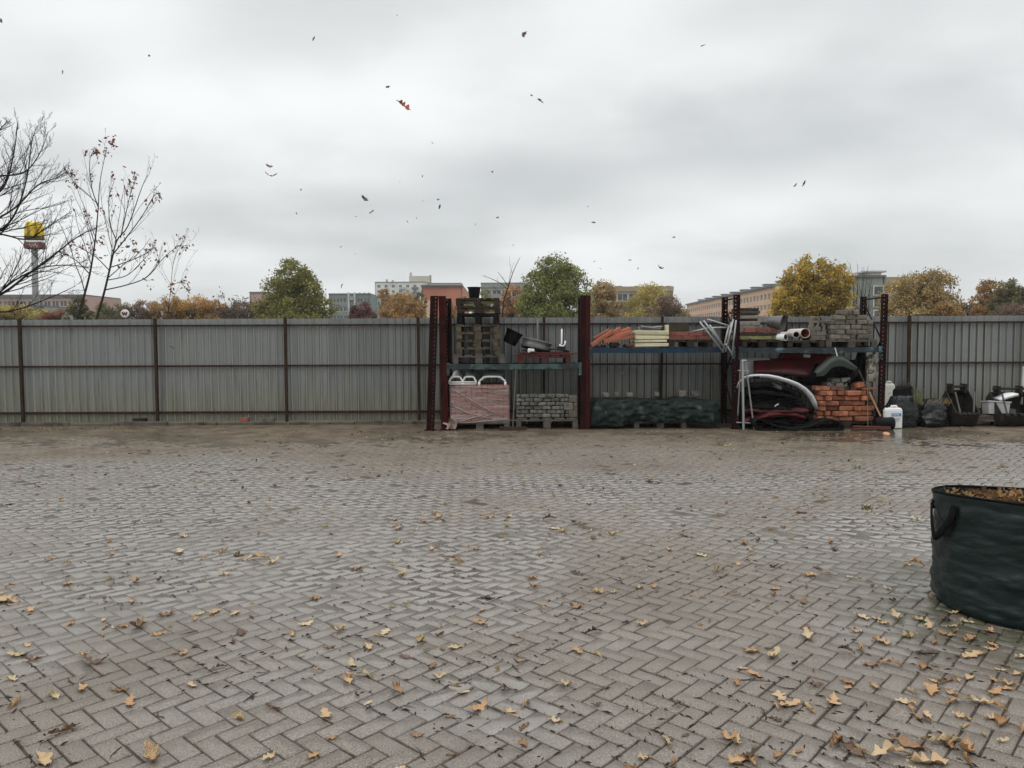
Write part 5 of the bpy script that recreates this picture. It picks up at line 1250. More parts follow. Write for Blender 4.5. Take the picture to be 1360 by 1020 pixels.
leafy_tree('broadleaf_tree', 'speckled brown-green tree right of the rack, before the tan block', 48, [(1212, 384, 30, 22), (1240, 382, 24, 22), (1190, 396, 22, 22), (1228, 404, 40, 24), (1200, 420, 34, 22), (1252, 412, 20, 24), (1222, 436, 46, 22)], [((.16, .13, .055), 4), ((.11, .10, .04), 3), ((.27, .20, .10), 2), ((.075, .075, .03), 2)], 7500, .19, 1222, 9, clump=.16)
leafy_tree('shrubby_tree', 'small orange bush at the foot of the speckled brown-green tree', 46, [(1256, 412, 16, 11), (1268, 418, 12, 10), (1258, 432, 20, 14)], ORANGE, 2200, .16, 1258, 10)
leafy_tree('shrubby_tree', 'dull red-brown bush between the orange bush and the yellow tree at far right', 60, [(1284, 414, 15, 12), (1296, 412, 12, 10), (1288, 430, 22, 16)], BROWN, 2000, .18, 1287, 11)
leafy_tree('broadleaf_tree', 'yellow-orange tree with a ragged top near the right edge', 56, [(1316, 388, 17, 16), (1306, 402, 16, 16), (1326, 402, 16, 18), (1312, 420, 22, 18), (1318, 440, 24, 16)], ORANGE, 3600, .2, 1314, 12)
leafy_tree('broadleaf_tree', 'dark green tree before the yellow-orange one at the right edge', 52, [(1340, 388, 17, 17), (1352, 402, 20, 22), (1332, 408, 18, 18), (1345, 426, 28, 20), (1376, 400, 20, 26)], DARKG, 4800, .2, 1345, 13)
leafy_tree('shrubby_tree', 'brown twiggy bush lowest in the right-hand corner behind the fence', 46, [(1350, 414, 22, 12), (1338, 420, 16, 10), (1362, 418, 20, 14), (1350, 434, 30, 14)], BROWN, 2600, .15, 1350, 14)
leafy_tree('broadleaf_tree', 'round orange-brown tree before the white tower block', 60, [(536, 402, 17, 15), (526, 414, 20, 15), (548, 414, 18, 15), (536, 432, 32, 18)], ORANGE, 4800, .2, 536, 15)
leafy_tree('broadleaf_tree', 'slim yellow-orange tree directly before the white tower block', 90, [(513, 392, 9, 9), (516, 402, 10, 12), (514, 420, 14, 20)], ORANGE, 1700, .26, 514, 16)
leafy_tree('shrubby_tree', 'purple-leaved bush before the grey-green block', 60, [(480, 412, 13, 11), (474, 418, 13, 10), (488, 420, 12, 11), (480, 434, 22, 14)], PURPLE, 2800, .17, 480, 17)
leafy_tree('broadleaf_tree', 'small dark green tree between the white tower and the red gable', 85, [(560, 398, 7, 12), (557, 412, 9, 12), (558, 430, 10, 16)], DARKG, 1300, .24, 558, 18)
leafy_tree('shrubby_tree', 'small rusty bush before the red gable end, by the pallet stack', 58, [(601, 412, 9, 12), (596, 424, 12, 12), (604, 440, 12, 14)], ORANGE, 1500, .16, 600, 19)
leafy_tree('broadleaf_tree', 'rust-brown tree half hidden behind the big green tree', 68, [(682, 396, 16, 18), (672, 410, 16, 16), (690, 416, 16, 18), (678, 436, 22, 18)], [((.20, .12, .06), 4), ((.15, .10, .05), 3), ((.12, .10, .05), 2)], 3400, .2, 680, 20)
leafy_tree('broadleaf_tree', 'small green tree showing beside the black bucket on the pallets', 80, [(645, 396, 10, 13), (620, 400, 10, 12), (636, 412, 16, 14), (632, 432, 20, 18)], OLIVE, 2200, .22, 636, 21)
leafy_tree('broadleaf_tree', 'low golden tree in the hedge line left of the olive cone-shaped tree', 70, [(342, 416, 8, 8), (338, 426, 10, 9)], GOLD, 900, .18, 341, 22)
for (px, py, rx, ry, pal, sd, lb) in ((225, 405, 22, 11, ORANGE, 31, 'orange rounded bush at the left end of the autumn hedge line'), (258, 404, 22, 10, GOLD, 32, 'most golden bush of the autumn hedge line at left'), (284, 408, 18, 10, ORANGE, 33, 'orange-brown bush at the right end of the hedge line'), (190, 410, 20, 10, BROWN, 34, 'dull brown bush beside the sapling stems at left'), (150, 412, 22, 10, DARKG, 38, 'dark green-brown bush between the two sapling stems'), (318, 410, 20, 10, BROWN, 39, 'grey-brown bush at the extreme right end of the hedge line')):
    leafy_tree('hedge_bush', lb, 66, [(px, py, rx, ry), (px - rx * .5, py + 6, rx * .7, ry), (px + rx * .5, py + 7, rx * .7, ry), (px, py + 20, rx * 1.1, ry * 1.4)], pal, 2600, .17, px, sd, 'bush', 'autumn hedge line at left')
leafy_tree('hedge_bush', 'dark green-grey bush behind the sapling stems at the far left', 48, [(104, 408, 12, 14), (98, 418, 14, 12), (112, 420, 12, 12)], DARKG, 1500, .16, 104, 35, 'bush')
leafy_tree('hedge_bush', 'rusty red bush low at the far left behind the bare tree', 55, [(72, 416, 13, 6), (66, 426, 16, 8)], [((.13, .062, .04), 3), ((.09, .05, .035), 2)], 1200, .15, 72, 36, 'bush')
leafy_tree('hedge_bush', 'pale green bush at the extreme left edge behind the bare tree', 60, [(20, 414, 24, 8), (48, 416, 16, 7), (0, 414, 20, 8)], WILLOW, 2200, .16, 22, 37, 'bush')

# ---- bare trees
def grow(m, pts, r0, r1, level, rg, tips, nch, frac=.5, ang=(.45, .95), up=.22, sides=(6, 5, 4, 3, 3), tmin=.2):
    n = len(pts)
    m.tube(pts, [r0 + (r1 - r0) * i / (n - 1) for i in range(n)], sides[min(4, level)], cap=False)
    L = sum((pts[i + 1] - pts[i]).length for i in range(n - 1))
    tips.append(pts[-1])
    if level >= len(nch): return
    for c in range(nch[level]):
        t = tmin + (1 - tmin) * (c + rg.random()) / nch[level]; i = min(int(t * (n - 1)), n - 2); f = t * (n - 1) - i
        p = pts[i].lerp(pts[i + 1], f); d = (pts[i + 1] - pts[i]).normalized()
        ax = d.cross(rand_dir(rg)); ax = ax.normalized() if ax.length > 1e-4 else d.orthogonal().normalized()
        dd = (Matrix.Rotation(rg.uniform(*ang), 3, ax) @ d + Vector((0, 0, up))).normalized()
        l = L * frac * rg.uniform(.55, 1.15) * (1.12 - .9 * t); r = max(.0025, (r0 + (r1 - r0) * t) * .48)
        q = [p]; k = 5; cur = dd
        for s in range(k):
            cur = (cur + rand_dir(rg) * .16 + Vector((0, 0, up * .35))).normalized(); q.append(q[-1] + cur * l / k)
        grow(m, q, r, max(.0018, r * .35), level + 1, rg, tips, nch, frac, ang, up, sides, .15)
def smooth_path(px, Y, dy=0.0, n=12):
    pts = [P(x, y, Y + dy * i / max(1, len(px) - 1)) for i, (x, y) in enumerate(px)]; out = []
    for i in range(len(pts) - 1):
        p0 = pts[max(i - 1, 0)]; p1 = pts[i]; p2 = pts[i + 1]; p3 = pts[min(i + 2, len(pts) - 1)]
        for s in range(4):
            f = s / 4; out.append(.5 * ((2 * p1) + (-p0 + p2) * f + (2 * p0 - 5 * p1 + 4 * p2 - p3) * f * f + (-p0 + 3 * p1 - 3 * p2 + p3) * f ** 3))
    out.append(pts[-1]); return out
YT = 18.5
tr = empty('bare_tree', P(-95, 563, YT), 'dark bare-branched tree reaching in from the left edge above the fence', 'tree'); tr.location.z = 0
rg = random.Random(12)
m = MB(); trunk = [Vector((tr.location.x, YT, 0))] + smooth_path([(-92, 470), (-88, 400), (-70, 330), (-62, 250), (-50, 160), (-40, 80)], YT)
m.tube(trunk, [.17 - .14 * i / (len(trunk) - 1) for i in range(len(trunk))], 10); m.build('trunk', M['bark_dark'], tr, smooth=True)
m = MB(); tips = []
for path, r, dy in (([(-88, 420), (-30, 402), (6, 388), (40, 362), (72, 338), (104, 314), (128, 302)], .042, .6), ([(-70, 335), (-30, 318), (2, 305), (22, 280), (36, 235), (42, 190), (48, 170)], .036, -.8), ([(-62, 280), (-20, 268), (6, 246), (18, 205), (24, 160)], .04, .4), ([(-50, 200), (-20, 190), (0, 172), (10, 160)], .03, 1.0),
        ([(-66, 330), (-20, 300), (20, 276), (50, 246), (76, 236), (90, 226)], .03, 1.2), ([(-88, 415), (-20, 400), (20, 372), (54, 356), (92, 352), (118, 356)], .028, -.5), ([(-70, 345), (-10, 312), (34, 318), (62, 302), (96, 280)], .03, -1.0), ([(-88, 430), (-40, 412), (10, 414), (60, 398), (100, 380)], .03, -.3), ([(-62, 260), (-15, 236), (30, 230), (52, 205), (64, 175)], .026, -.6), ([(-60, 300), (-100, 270), (-140, 220), (-160, 170)], .05, .5), ([(-70, 340), (-120, 320), (-170, 280)], .05, -.5)):
    grow(m, smooth_path(path, YT, dy), r, .006, 0, rg, tips, (16, 8, 4), .46, (.4, .9), .16)
m.build('branches', M['bark_dark'], tr)

YS = 19.5
def sapling(base_px, stems, label, seed, nleaf, nch=(7, 3), name='sapling', loc_y=YS, leafpal=None, r0=.03, frac=.45, up=.22, tipsonly=True, lsz=.085, tufts=()):
    rg = random.Random(seed); rs = np.random.default_rng(seed); b = P(base_px, 560, loc_y)
    root = empty(name, (b.x, loc_y, 0), label, 'tree'); m = MB(); tips = []
    for path, r, dy in stems: 
        pts = smooth_path(path, loc_y, dy)
        if path[0][1] > 415: pts = [Vector((b.x + (pts[0].x - b.x) * .3, loc_y, 0))] + pts
        grow(m, pts, r, .004, 0, rg, tips, nch, frac, (.35, .8), up)
    m.build('stems', M['bark'], root)
    if nleaf:
        C = []; tp = [tips[i] for i in rs.choice(len(tips), nleaf)]
        for t in tp: C.append([t.x + rs.normal() * .04, t.y + rs.normal() * .04, t.z + rs.normal() * .05 - .03])
        for (px, py, nn, rr) in tufts:
            for _ in range(nn):
                q = P(px + rs.normal() * rr, py + rs.normal() * rr * 1.3, loc_y + rs.normal() * .06); C.append([q.x, q.y, q.z])
        nleaf = len(C); o = leaf_cloud('leaves', np.array(C), lsz, pick_cols(leafpal, nleaf, seed, .3), root, seed, .8)
    return root
RED = [((.20, .085, .07), 4), ((.27, .13, .09), 2), ((.14, .08, .06), 2), ((.30, .20, .12), 2)]
sapling(112, [([(102, 424), (112, 392), (120, 360), (126, 322), (130, 282), (133, 240), (142, 196)], .035, .2), ([(131, 275), (122, 250), (119, 215), (124, 200)], .014, -.2), ([(120, 365), (100, 345), (80, 335)], .016, .4), ([(131, 272), (112, 254), (98, 242), (90, 228)], .012, .3), ([(126, 324), (118, 300), (112, 280)], .012, -.4)], 'thin sapling with a red leaf tuft at its tip, left of its leafier neighbour', 21, 100, (8, 4), leafpal=RED, tufts=((149, 190, 26, 3.2), (144, 204, 9, 3), (127, 202, 12, 3), (134, 280, 7, 3), (133, 320, 18, 4), (135, 342, 10, 4)))
sapling(126, [([(128, 424), (138, 390), (147, 352), (155, 320), (170, 300), (188, 250), (196, 232)], .034, -.2), ([(155, 320), (146, 296), (145, 262), (152, 240)], .015, .2), ([(150, 338), (172, 310), (190, 285), (206, 258), (212, 262)], .016, -.4), ([(160, 316), (168, 280), (174, 255), (182, 236)], .014, .4), ([(147, 355), (176, 345), (196, 335), (206, 325)], .014, .1), ([(140, 385), (170, 378), (195, 368), (215, 345), (232, 330), (244, 326)], .016, .3), ([(143, 372), (168, 366), (186, 350), (204, 330)], .013, -.2), ([(222, 424), (226, 390), (230, 350), (236, 332)], .010, .2), ([(146, 360), (128, 342), (108, 330), (90, 322)], .014, -.3), ([(228, 378), (240, 376), (250, 388)], .007, .1)], 'leafier reddish sapling with many upright shoots behind the left part of the fence', 22, 220, (9, 4), tufts=((178, 238, 14, 4), (200, 268, 12, 5), (212, 263, 6, 3), (238, 329, 16, 4), (170, 320, 16, 6), (160, 335, 12, 6), (228, 378, 14, 6), (196, 378, 12, 6)), leafpal=RED + [((.25, .15, .06), 2)])
sapling(667, [([(667, 424), (669, 400), (674, 384), (682, 360), (691, 341)], .028, .1), ([(674, 384), (664, 376), (652, 370), (640, 366)], .014, .2), ([(675, 380), (668, 370), (661, 361)], .012, -.2), ([(671, 394), (662, 388), (655, 380)], .010, .1), ([(670, 400), (682, 392), (694, 388)], .009, .2)], 'small bare young tree with few thin branches behind the tall pallet stack', 23, 0, (2, 1), 'bare_sapling', 21.0, None, frac=.3)

def twig_bush(label, Y, px, py, rx, top, n, seed, mt='bark', name='bare_bush', leaves=0, pal=None):
    rg = random.Random(seed); k = Y / 1020; c = P(px, 425, Y); root = empty(name, (c.x, Y, 0), label, 'bush'); m = MB(); tips = []
    h = P(px, top, Y).z
    for i in range(n):
        a = Vector((c.x + rg.uniform(-.25, .25) * rx * k, Y + rg.uniform(-.3, .3) * rx * k, rg.uniform(0, .6)))
        b = Vector((c.x + rg.uniform(-1, 1) * rx * k, Y + rg.uniform(-1, 1) * rx * k, h * (1 - .35 * rg.random() ** 1.5)))
        pts = [a.lerp(b, t) + Vector((rg.uniform(-1, 1), rg.uniform(-1, 1), 0)) * .05 * h * t * (1 - t) * 4 for t in (0, .25, .5, .75, 1)]
        grow(m, pts, .03 * h / 6, .007, 0, rg, tips, (7, 3), .38, (.3, .7), .3)
    m.build('stems', M[mt], root)
    if leaves:
        rs = np.random.default_rng(seed); tp = [tips[i] for i in rs.choice(len(tips), leaves)]
        leaf_cloud('leaves', np.array([[t.x, t.y, t.z] for t in tp]) + rs.normal(size=(leaves, 3)) * .15, .15, pick_cols(pal, leaves, seed), root, seed)
    return root
twig_bush('grey leafless bush of thin upright twigs right of the golden maple', 46, 1142, 400, 16, 347, 16, 41)
twig_bush('brownish bare bush left of the pink block, thin twigs against the sky', 60, 312, 410, 20, 388, 16, 42, leaves=900, pal=BROWN)
twig_bush('thin bare twigs sprouting at the right flank of the speckled tree', 48, 1264, 400, 9, 368, 5, 43, leaves=90, pal=BROWN)
twig_bush('faint brown bare bush low between the hedge line and the cone-shaped tree', 66, 332, 415, 12, 398, 9, 44, leaves=400, pal=BROWN)

# ================================================================== BUILDINGS
def wall_mat(name, col, col2=None, bands=None):
    return mat(name, col, .85, 0, .08, .15, 0, 60, 0, col2, .12, (.5, .62))
M['w_white'] = wall_mat('white_render', (.62, .62, .57), (.52, .52, .48)); M['w_cream'] = wall_mat('cream_render', (.50, .46, .38)); M['w_red'] = wall_mat('orange_red_render', (.46, .17, .10), (.42, .15, .09)); M['w_peach'] = wall_mat('pale_peach_render', (.60, .44, .30))
M['w_green'] = wall_mat('grey_green_render', (.17, .21, .195), (.14, .175, .165)); M['w_pale_green'] = wall_mat('pale_green_render', (.42, .50, .47)); M['w_pink'] = wall_mat('dull_pink_render', (.42, .27, .23)); M['w_grey'] = wall_mat('light_grey_render', (.40, .40, .37)); M['w_tan'] = wall_mat('tan_render', (.33, .265, .18)); M['w_greyg'] = wall_mat('grey_green_gable', (.24, .26, .235)); M['w_orange'] = wall_mat('warm_orange_render', (.58, .38, .25)); M['roof_grey'] = wall_mat('grey_roofing', (.13, .13, .13)); M['w_dark'] = wall_mat('dark_balcony', (.10, .105, .11))
M['glass'] = mat('dull_window_glass', (.045, .055, .06), .15, 0, .3, .8, spec=.5); M['pane_frame'] = mat('window_frame_white', (.6, .6, .58), .5, 0, .05, 5)
def facade(root, p0, ux, width, z0, floors, fh, cols, wallm, win=(1.5, 1.4), sill=.9, skip=None, wname='window', top=.8, nodes=None, zbot=None):
    """one wall with real window openings; p0 is its left end at the ground, ux its direction"""
    ux = Vector(ux).normalized(); out = Vector((ux.y, -ux.x, 0)); cw = width / cols; m = MB(); dep = .22
    def pt(a, z, d=0.0): return Vector(p0) + ux * a + Vector((0, 0, z)) - out * d
    def quad(a0, z0_, a1, z1_): m.add([pt(a0, z0_), pt(a1, z0_), pt(a1, z1_), pt(a0, z1_)], [(0, 1, 2, 3)])
    H = z0 + floors * fh + top
    if z0 > 0: quad(0, 0, width, z0)
    quad(0, z0 + floors * fh, width, H)
    wm = None; places = []
    for f in range(floors):
        zb = z0 + f * fh; wz0, wz1 = zb + sill, zb + sill + win[1]
        quad(0, zb, width, wz0); quad(0, wz1, width, zb + fh)
        a = 0
        for c in range(cols):
            w_ = win[0]; a0 = cw * (c + .5) - w_ / 2; a1 = a0 + w_
            if skip and skip(f, c): continue
            quad(a, wz0, a0, wz1); a = a1
            for (q0, q1) in (((a0, wz0), (a1, wz0)), ((a1, wz0), (a1, wz1)), ((a1, wz1), (a0, wz1)), ((a0, wz1), (a0, wz0))):
                m.add([pt(*q0), pt(*q1), pt(*q1, dep), pt(*q0, dep)], [(0, 1, 2, 3)])
            places.append((a0, wz0))
        quad(a, wz0, width, wz1)
    m.build('wall', wallm, root)
    q = MB(); w_, h_ = win; fr = .09
    q.box((w_ / 2, 0, h_ / 2), (w_ - fr * 2, .02, h_ - fr * 2), None, 1)
    for c, d in (((fr / 2, 0, h_ / 2), (fr, .06, h_)), ((w_ - fr / 2, 0, h_ / 2), (fr, .06, h_)), ((w_ / 2, 0, h_ / 2), (fr, .055, h_ - 2 * fr)), ((w_ / 2, 0, fr / 2), (w_ - 2 * fr, .06, fr)), ((w_ / 2, 0, h_ - fr / 2), (w_ - 2 * fr, .06, fr))): q.box(c, d, None, 0)
    me = q.mesh('window', [M['pane_frame'], M['glass']]); rz = math.atan2(ux.y, ux.x)
    for a, z in places[-98:]:
        o = bpy.data.objects.new(wname, me); COL.objects.link(o); o.parent = root; o.location = pt(a, z, dep - .03) - Vector(root.location); o.rotation_euler = (0, 0, rz)
    return H
def plain_wall(root, p0, p1, H, mt, name='side_wall', z0=0):
    m = MB(); a, b = Vector(p0), Vector(p1); m.add([a + Vector((0, 0, z0)), b + Vector((0, 0, z0)), b + Vector((0, 0, H)), a + Vector((0, 0, H))], [(0, 1, 2, 3)]); return m.build(name, M[mt], root, solid=.3)
def roof_slab(root, corners, H, mt='roof_grey', t=.4, name='roof', over=0.0):
    m = MB(); n = len(corners); vs = [Vector(c) + Vector((0, 0, H)) for c in corners] + [Vector(c) + Vector((0, 0, H + t)) for c in corners]
    m.add(vs, [tuple(range(n))[::-1], tuple(range(n, 2 * n))] + [(k, (k + 1) % n, (k + 1) % n + n, k + n) for k in range(n)]); return m.build(name, M[mt], root)
def bldg(name, label, px0, px1, ptop, Y, depth, floors, cols, wallm, sidem=None, win=(1.5, 1.4), fh=2.8, yaw=0.0, skip=None, roofm='roof_grey', top=.8):
    """block whose front spans px0..px1 at distance Y with its parapet at ptop"""
    a, b = P(px0, 430, Y), P(px1, 430, Y); a.z = b.z = 0; H = P((px0 + px1) / 2, ptop, Y).z; w_ = b.x - a.x
    root = empty(name, ((a.x + b.x) / 2, Y, 0), label, 'building')
    ux = Vector((math.cos(yaw), math.sin(yaw), 0)); z0 = max(0, H - floors * fh - top); b = a + ux * w_
    facade(root, a, ux, w_, z0, floors, fh, cols, M[wallm], win, .85, skip, top=top)
    back = Vector((-ux.y, ux.x, 0)) * depth
    for p, q in ((a + back, a), (b, b + back), (b + back, a + back)): plain_wall(root, p, q, H, sidem or wallm)
    roof_slab(root, [a - ux * .2 - back * .02, b + ux * .2 - back * .02, b + back, a + back], H, roofm, .35)
    return root, H, a, b, back
def roofbox(root, px0, px1, ptop, Y, H, mt, name='roof_house', d=5):
    a, b = P(px0, 430, Y), P(px1, 430, Y); t = P((px0 + px1) / 2, ptop, Y).z; m = MB(); m.box(((a.x + b.x) / 2, Y + d / 2, (H + .36 + t) / 2), (b.x - a.x, d, t - H - .36)); return m.build(name, M[mt], root)

r, H, a, b, bk = bldg('tower_block', 'far white high-rise block with rows of small windows and a raised roof house', 499, 566, 375, 420, 14, 8, 7, 'w_white', win=(1.7, 1.5), fh=2.9)
roofbox(r, 544, 571, 366.5, 426, H, 'w_cream', 'roof_house', 8); 
for px, pt_ in ((546, 362), (572, 365), (514, 371), (522, 372)): roofbox(r, px - 1.2, px + 1.2, pt_, 428, H, 'w_grey', 'chimney', 2)
for f in range(7):
    for px in (535.5, 552):
        q = P(px, 430, 420); m = MB(); m.box((q.x, 419.2, H - 3.2 - f * 2.9), (3.4, 1.4, 1.1)); m.build('balcony', M['w_dark' if px > 540 else 'w_grey'], r)
bldg('tower_block', 'low pale wing of the far white high-rise, right of it above the red gable', 567, 613, 376.5, 440, 14, 6, 6, 'w_cream', win=(1.7, 1.5))
r, H, a, b, bk = bldg('apartment_block', 'five-storey block with an orange-red gable end, cream below at left', 561.5, 614, 380.5, 200, 30, 1, 1, 'w_red', win=(1, 1), skip=lambda f, c: True, top=.4)
q0, q1 = P(561.5, 430, 199.9), P(578, 430, 199.9); zt = P(570, 399, 199.9).z; m = MB(); m.box(((q0.x + q1.x) / 2, 199.86, zt / 2), (q1.x - q0.x, .16, zt)); m.build('cream_panel', M['w_peach'], r)
m = MB(); q = P(588, 430, 199.8); m.box(((P(561.5, 430, 200).x + P(614, 430, 200).x) / 2, 199.95, H + .2), (10.7, .5, .5)); m.build('parapet', M['roof_grey'], r)
r, H, a, b, bk = bldg('apartment_block', 'grey-green four-storey block with white windows left of the purple bush', 438, 492, 391, 250, 12, 4, 6, 'w_green', win=(1.9, 1.6), fh=2.8)
for px in (463, 471): 
    q = P(px, 430, 249); m = MB(); m.box((q.x, 249.7, H / 2), (.6, .5, H + 1.2)); m.build('wall_rib', M['w_pale_green'], r)
q = P(467, 430, 249); m = MB(); m.box((q.x, 249.5, H - 1.3), (1.6, .6, 1.2)); m.build('loggia', M['w_tan'], r)
for px in (478, 484, 490): roofbox(r, px - 1, px + 1, 388.5, 254, H, 'w_grey', 'chimney', 1.5)
bldg('apartment_block', 'narrow pale green block end showing right of the grey-green block', 492.5, 507, 395, 262, 12, 3, 2, 'w_pale_green', 'w_greyg', win=(.8, 1.2), skip=lambda f, c: c == 0)
bldg('apartment_block', 'dull pink block end rising left of the cone-shaped tree', 333, 352, 389, 240, 14, 3, 2, 'w_pink', win=(1.2, 1.3), skip=lambda f, c: True)
r, H, a, b, bk = bldg('apartment_block', 'light grey block with balconies between the pallet stack and the big green tree', 640, 706, 377.5, 170, 12, 4, 5, 'w_grey', win=(2.0, 1.5))
for f in range(4):
    m = MB(); q = P(657, 430, 169.5); m.box((q.x, 169.4, H - 2.6 - f * 2.8), (5.4, 1.0, .95)); m.build('balcony', M['w_white' if f % 2 else 'w_greyg'], r)
m = MB(); q0, q1 = P(640, 430, 169.7), P(706, 430, 169.7); m.box(((q0.x + q1.x) / 2, 169.8, H - .3), (q1.x - q0.x + .3, .3, .9)); m.build('parapet', M['w_greyg'], r)
r, H, a, b, bk = bldg('apartment_block', 'flat-roofed cream block with glazed balconies behind the yellow-green willow', 790, 893, 383, 170, 13, 4, 7, 'w_cream', win=(2.2, 1.6))
for f in range(4):
    m = MB(); q = P(829, 430, 169.5); m.box((q.x, 169.3, H - 3.4 - f * 2.8), (6.4, 1.2, .9)); m.build('balcony', M['w_dark'], r)
m = MB(); q0, q1 = P(790, 430, 169.7), P(893, 430, 169.7); m.box(((q0.x + q1.x) / 2, 169.75, H - .15), (q1.x - q0.x + .4, .35, 1.1)); m.build('parapet', M['w_tan'], r)
for px in (823, 846, 878, 888): roofbox(r, px - 3, px + 3, 379.5, 174, H, 'w_tan', 'chimney', 2)
# long row running away from the camera
YL0, YL1 = 300, 196
A = P(912, 430, YL0); B = P(1029, 430, YL1); A.z = B.z = 0; zA = P(912, 405, YL0).z; zB = P(1029, 381, YL1).z
rw = empty('terrace_block', ((A.x + B.x) / 2, (YL0 + YL1) / 2, 0), 'long warm orange apartment row receding to the left, with white roof vents', 'building')
ux = (B - A).normalized(); Hrow = (zA + zB) / 2
facade(rw, A, ux, (B - A).length, Hrow - 3 * 2.8 - 1.0, 3, 2.8, 33, M['w_orange'], (2.2, 1.5), .8, top=1.0)
bkv = Vector((-ux.y, ux.x, 0)) * 12
plain_wall(rw, B, B + bkv, Hrow, 'w_cream'); plain_wall(rw, A + bkv, A, Hrow, 'w_cream'); plain_wall(rw, B + bkv, A + bkv, Hrow, 'w_cream')
roof_slab(rw, [A - bkv * .05, B - bkv * .05, B + bkv, A + bkv], Hrow, 'roof_grey', .5)
for k in range(9):
    p = A.lerp(B, (k + .4) / 9.2) + bkv * .4; m = MB(); m.box(p + Vector((0, 0, Hrow + 1.1)), (2.4, 2.4, 1.4), RZ(math.atan2(ux.y, ux.x))); v_ = m.build('roof_vent', M['w_grey'], rw)
    m = MB(); m.box(p + Vector((0, 0, Hrow + 1.9)), (3.0, 3.0, .2), RZ(math.atan2(ux.y, ux.x))); m.build('vent_cover', M['roof_grey'], rw)
r, H, a, b, bk = bldg('apartment_block', 'grey-green and tan flat-roofed block behind the speckled tree right of the rack', 1132, 1173, 368.5, 120, 14, 1, 1, 'w_greyg', skip=lambda f, c: True, win=(1, 1))
q0, q1 = P(1173, 430, 120), P(1254, 430, 120); m = MB(); m.box(((q0.x + q1.x) / 2, 127.2, P(1213, 367.5, 120).z / 2), (q1.x - q0.x - .02, 14, P(1213, 367.5, 120).z)); m.build('tan_wing', M['w_tan'], r)
m = MB(); q0, q1 = P(1147, 430, 122), P(1176, 430, 122); zt = P(1160, 360.5, 122).z; m.box(((q0.x + q1.x) / 2, 124, zt), (q1.x - q0.x, 4, .25)); m.build('roof_cover', M['w_grey'], r)
m = MB(); q0, q1 = P(1152, 430, 122), P(1171, 430, 122); m.box(((q0.x + q1.x) / 2, 124, (zt + H) / 2 + .05), (q1.x - q0.x, 3, zt - H - .35)); m.build('roof_house', M['w_white'], r)
for k in range(3):
    q = P(1166, 386 + 16 * k, 119.9); m = MB(); m.box((q.x, 119.75, q.z), (1.6, .2, 1.5)); w_ = m.build('window', M['pane_frame'], r); m = MB(); m.box((q.x, 119.7, q.z), (1.35, .14, 1.25)); g_ = m.build('pane', M['glass'], r); g_.location -= Vector((0, 0, 0))
# low retail building and its sign at far left
r, H, a, b, bk = bldg('low_building', 'long low dull pink building behind the bare tree at far left', -60, 112, 393, 210, 20, 2, 16, 'w_pink', win=(1.8, 1.6), fh=3.0)
m = MB(); q0, q1 = P(-60, 430, 209.6), P(112, 430, 209.6); m.box(((q0.x + q1.x) / 2, 209.8, H - .2), (q1.x - q0.x, .3, .7)); m.build('eaves', M['roof_grey'], r)
r, H, a, b, bk = bldg('low_building', 'pale low building with a white band at the left edge below the pink one', -60, 58, 408, 150, 14, 1, 9, 'w_greyg', win=(2.2, 1.6), fh=3.2)
M['sign_yellow'] = mat('yellow_sign_plastic', (.72, .52, .02), .35, 0, .06, 2); M['sign_red'] = mat('dark_red_sign_box', (.17, .06, .05), .5, 0, .15, 2); M['sign_dark'] = mat('dark_green_sign_base', (.05, .055, .03), .5); M['sign_pole'] = mat('grey_sign_pole', (.22, .22, .22), .5, .2, .1, 3)
YSN = 95
sg = empty('pylon_sign', (P(47, 430, YSN).x, YSN, 0), 'tall pole sign with yellow double arches over a dark red box, seen through bare branches', 'sign')
c = P(46, 320, YSN); s = YSN / 1020
m = MB(); m.tube([(sg.location.x, YSN, 0), (P(46, 332, YSN).x, YSN, P(46, 326, YSN).z)], .36, 14); m.build('pole', M['sign_pole'], sg, smooth=True)
zb, zt = P(46, 318, YSN).z, P(46, 295.5, YSN).z; hh = zt - zb
for ph in (0, 1):
    for sx in (-1, 1):
        m = MB(); cx = c.x + sx * 4.9 * s
        arc = [(cx - 5.6 * s * (1 if sx < 0 else .92), zb)]
        arc = [];
        for t in np.linspace(0, math.pi, 18): arc.append((cx - math.cos(t) * 4.1 * s, zb + hh * math.sin(t) ** .62))
        arc_pts = [Vector((x, YSN - .30 + .6 * ph, z)) for x, z in arc]
        m.tube(arc_pts, [.12 + .09 * abs(math.cos(t)) for t in np.linspace(0, math.pi, 18)], 8); m.build('arch', M['sign_yellow'], sg, smooth=True)
m = MB(); m.bevbox((c.x, YSN, P(46, 316.5, YSN).z), (21.5 * s, 1.0, 4.6 * s), None, .05); m.build('arch_base', M['sign_dark'], sg)
m = MB(); m.bevbox((c.x, YSN, P(46, 321, YSN).z), (22 * s, 1.05, 2.4 * s), None, .03); m.build('white_strip', M['white_plastic'], sg)
m = MB(); m.bevbox((c.x, YSN, P(46, 326.5, YSN).z), (22.5 * s, 1.1, 8.2 * s), None, .05); bx = m.build('red_box', M['sign_red'], sg)
m = MB(); rg = random.Random(5)
q = P(46, 326.5, YSN)
# faint light script on the red box, unreadable at this distance in the photograph
pts = [Vector((c.x + (-7.5 + 15 * t) * s, YSN - .57, q.z + (math.sin(t * 26) * 1.6 + math.sin(t * 11) * .8) * s)) for t in np.linspace(0, 1, 60)]
m.tube(pts, .055, 5, cap=False); m.build('script', mat('faded_script', (.45, .32, .30), .5), bx, world=False)
o = bx.children[0]; o.location = -Vector(bx.parent.location) if False else (0, 0, 0)
for v in o.data.vertices: v.co -= Vector(sg.location)
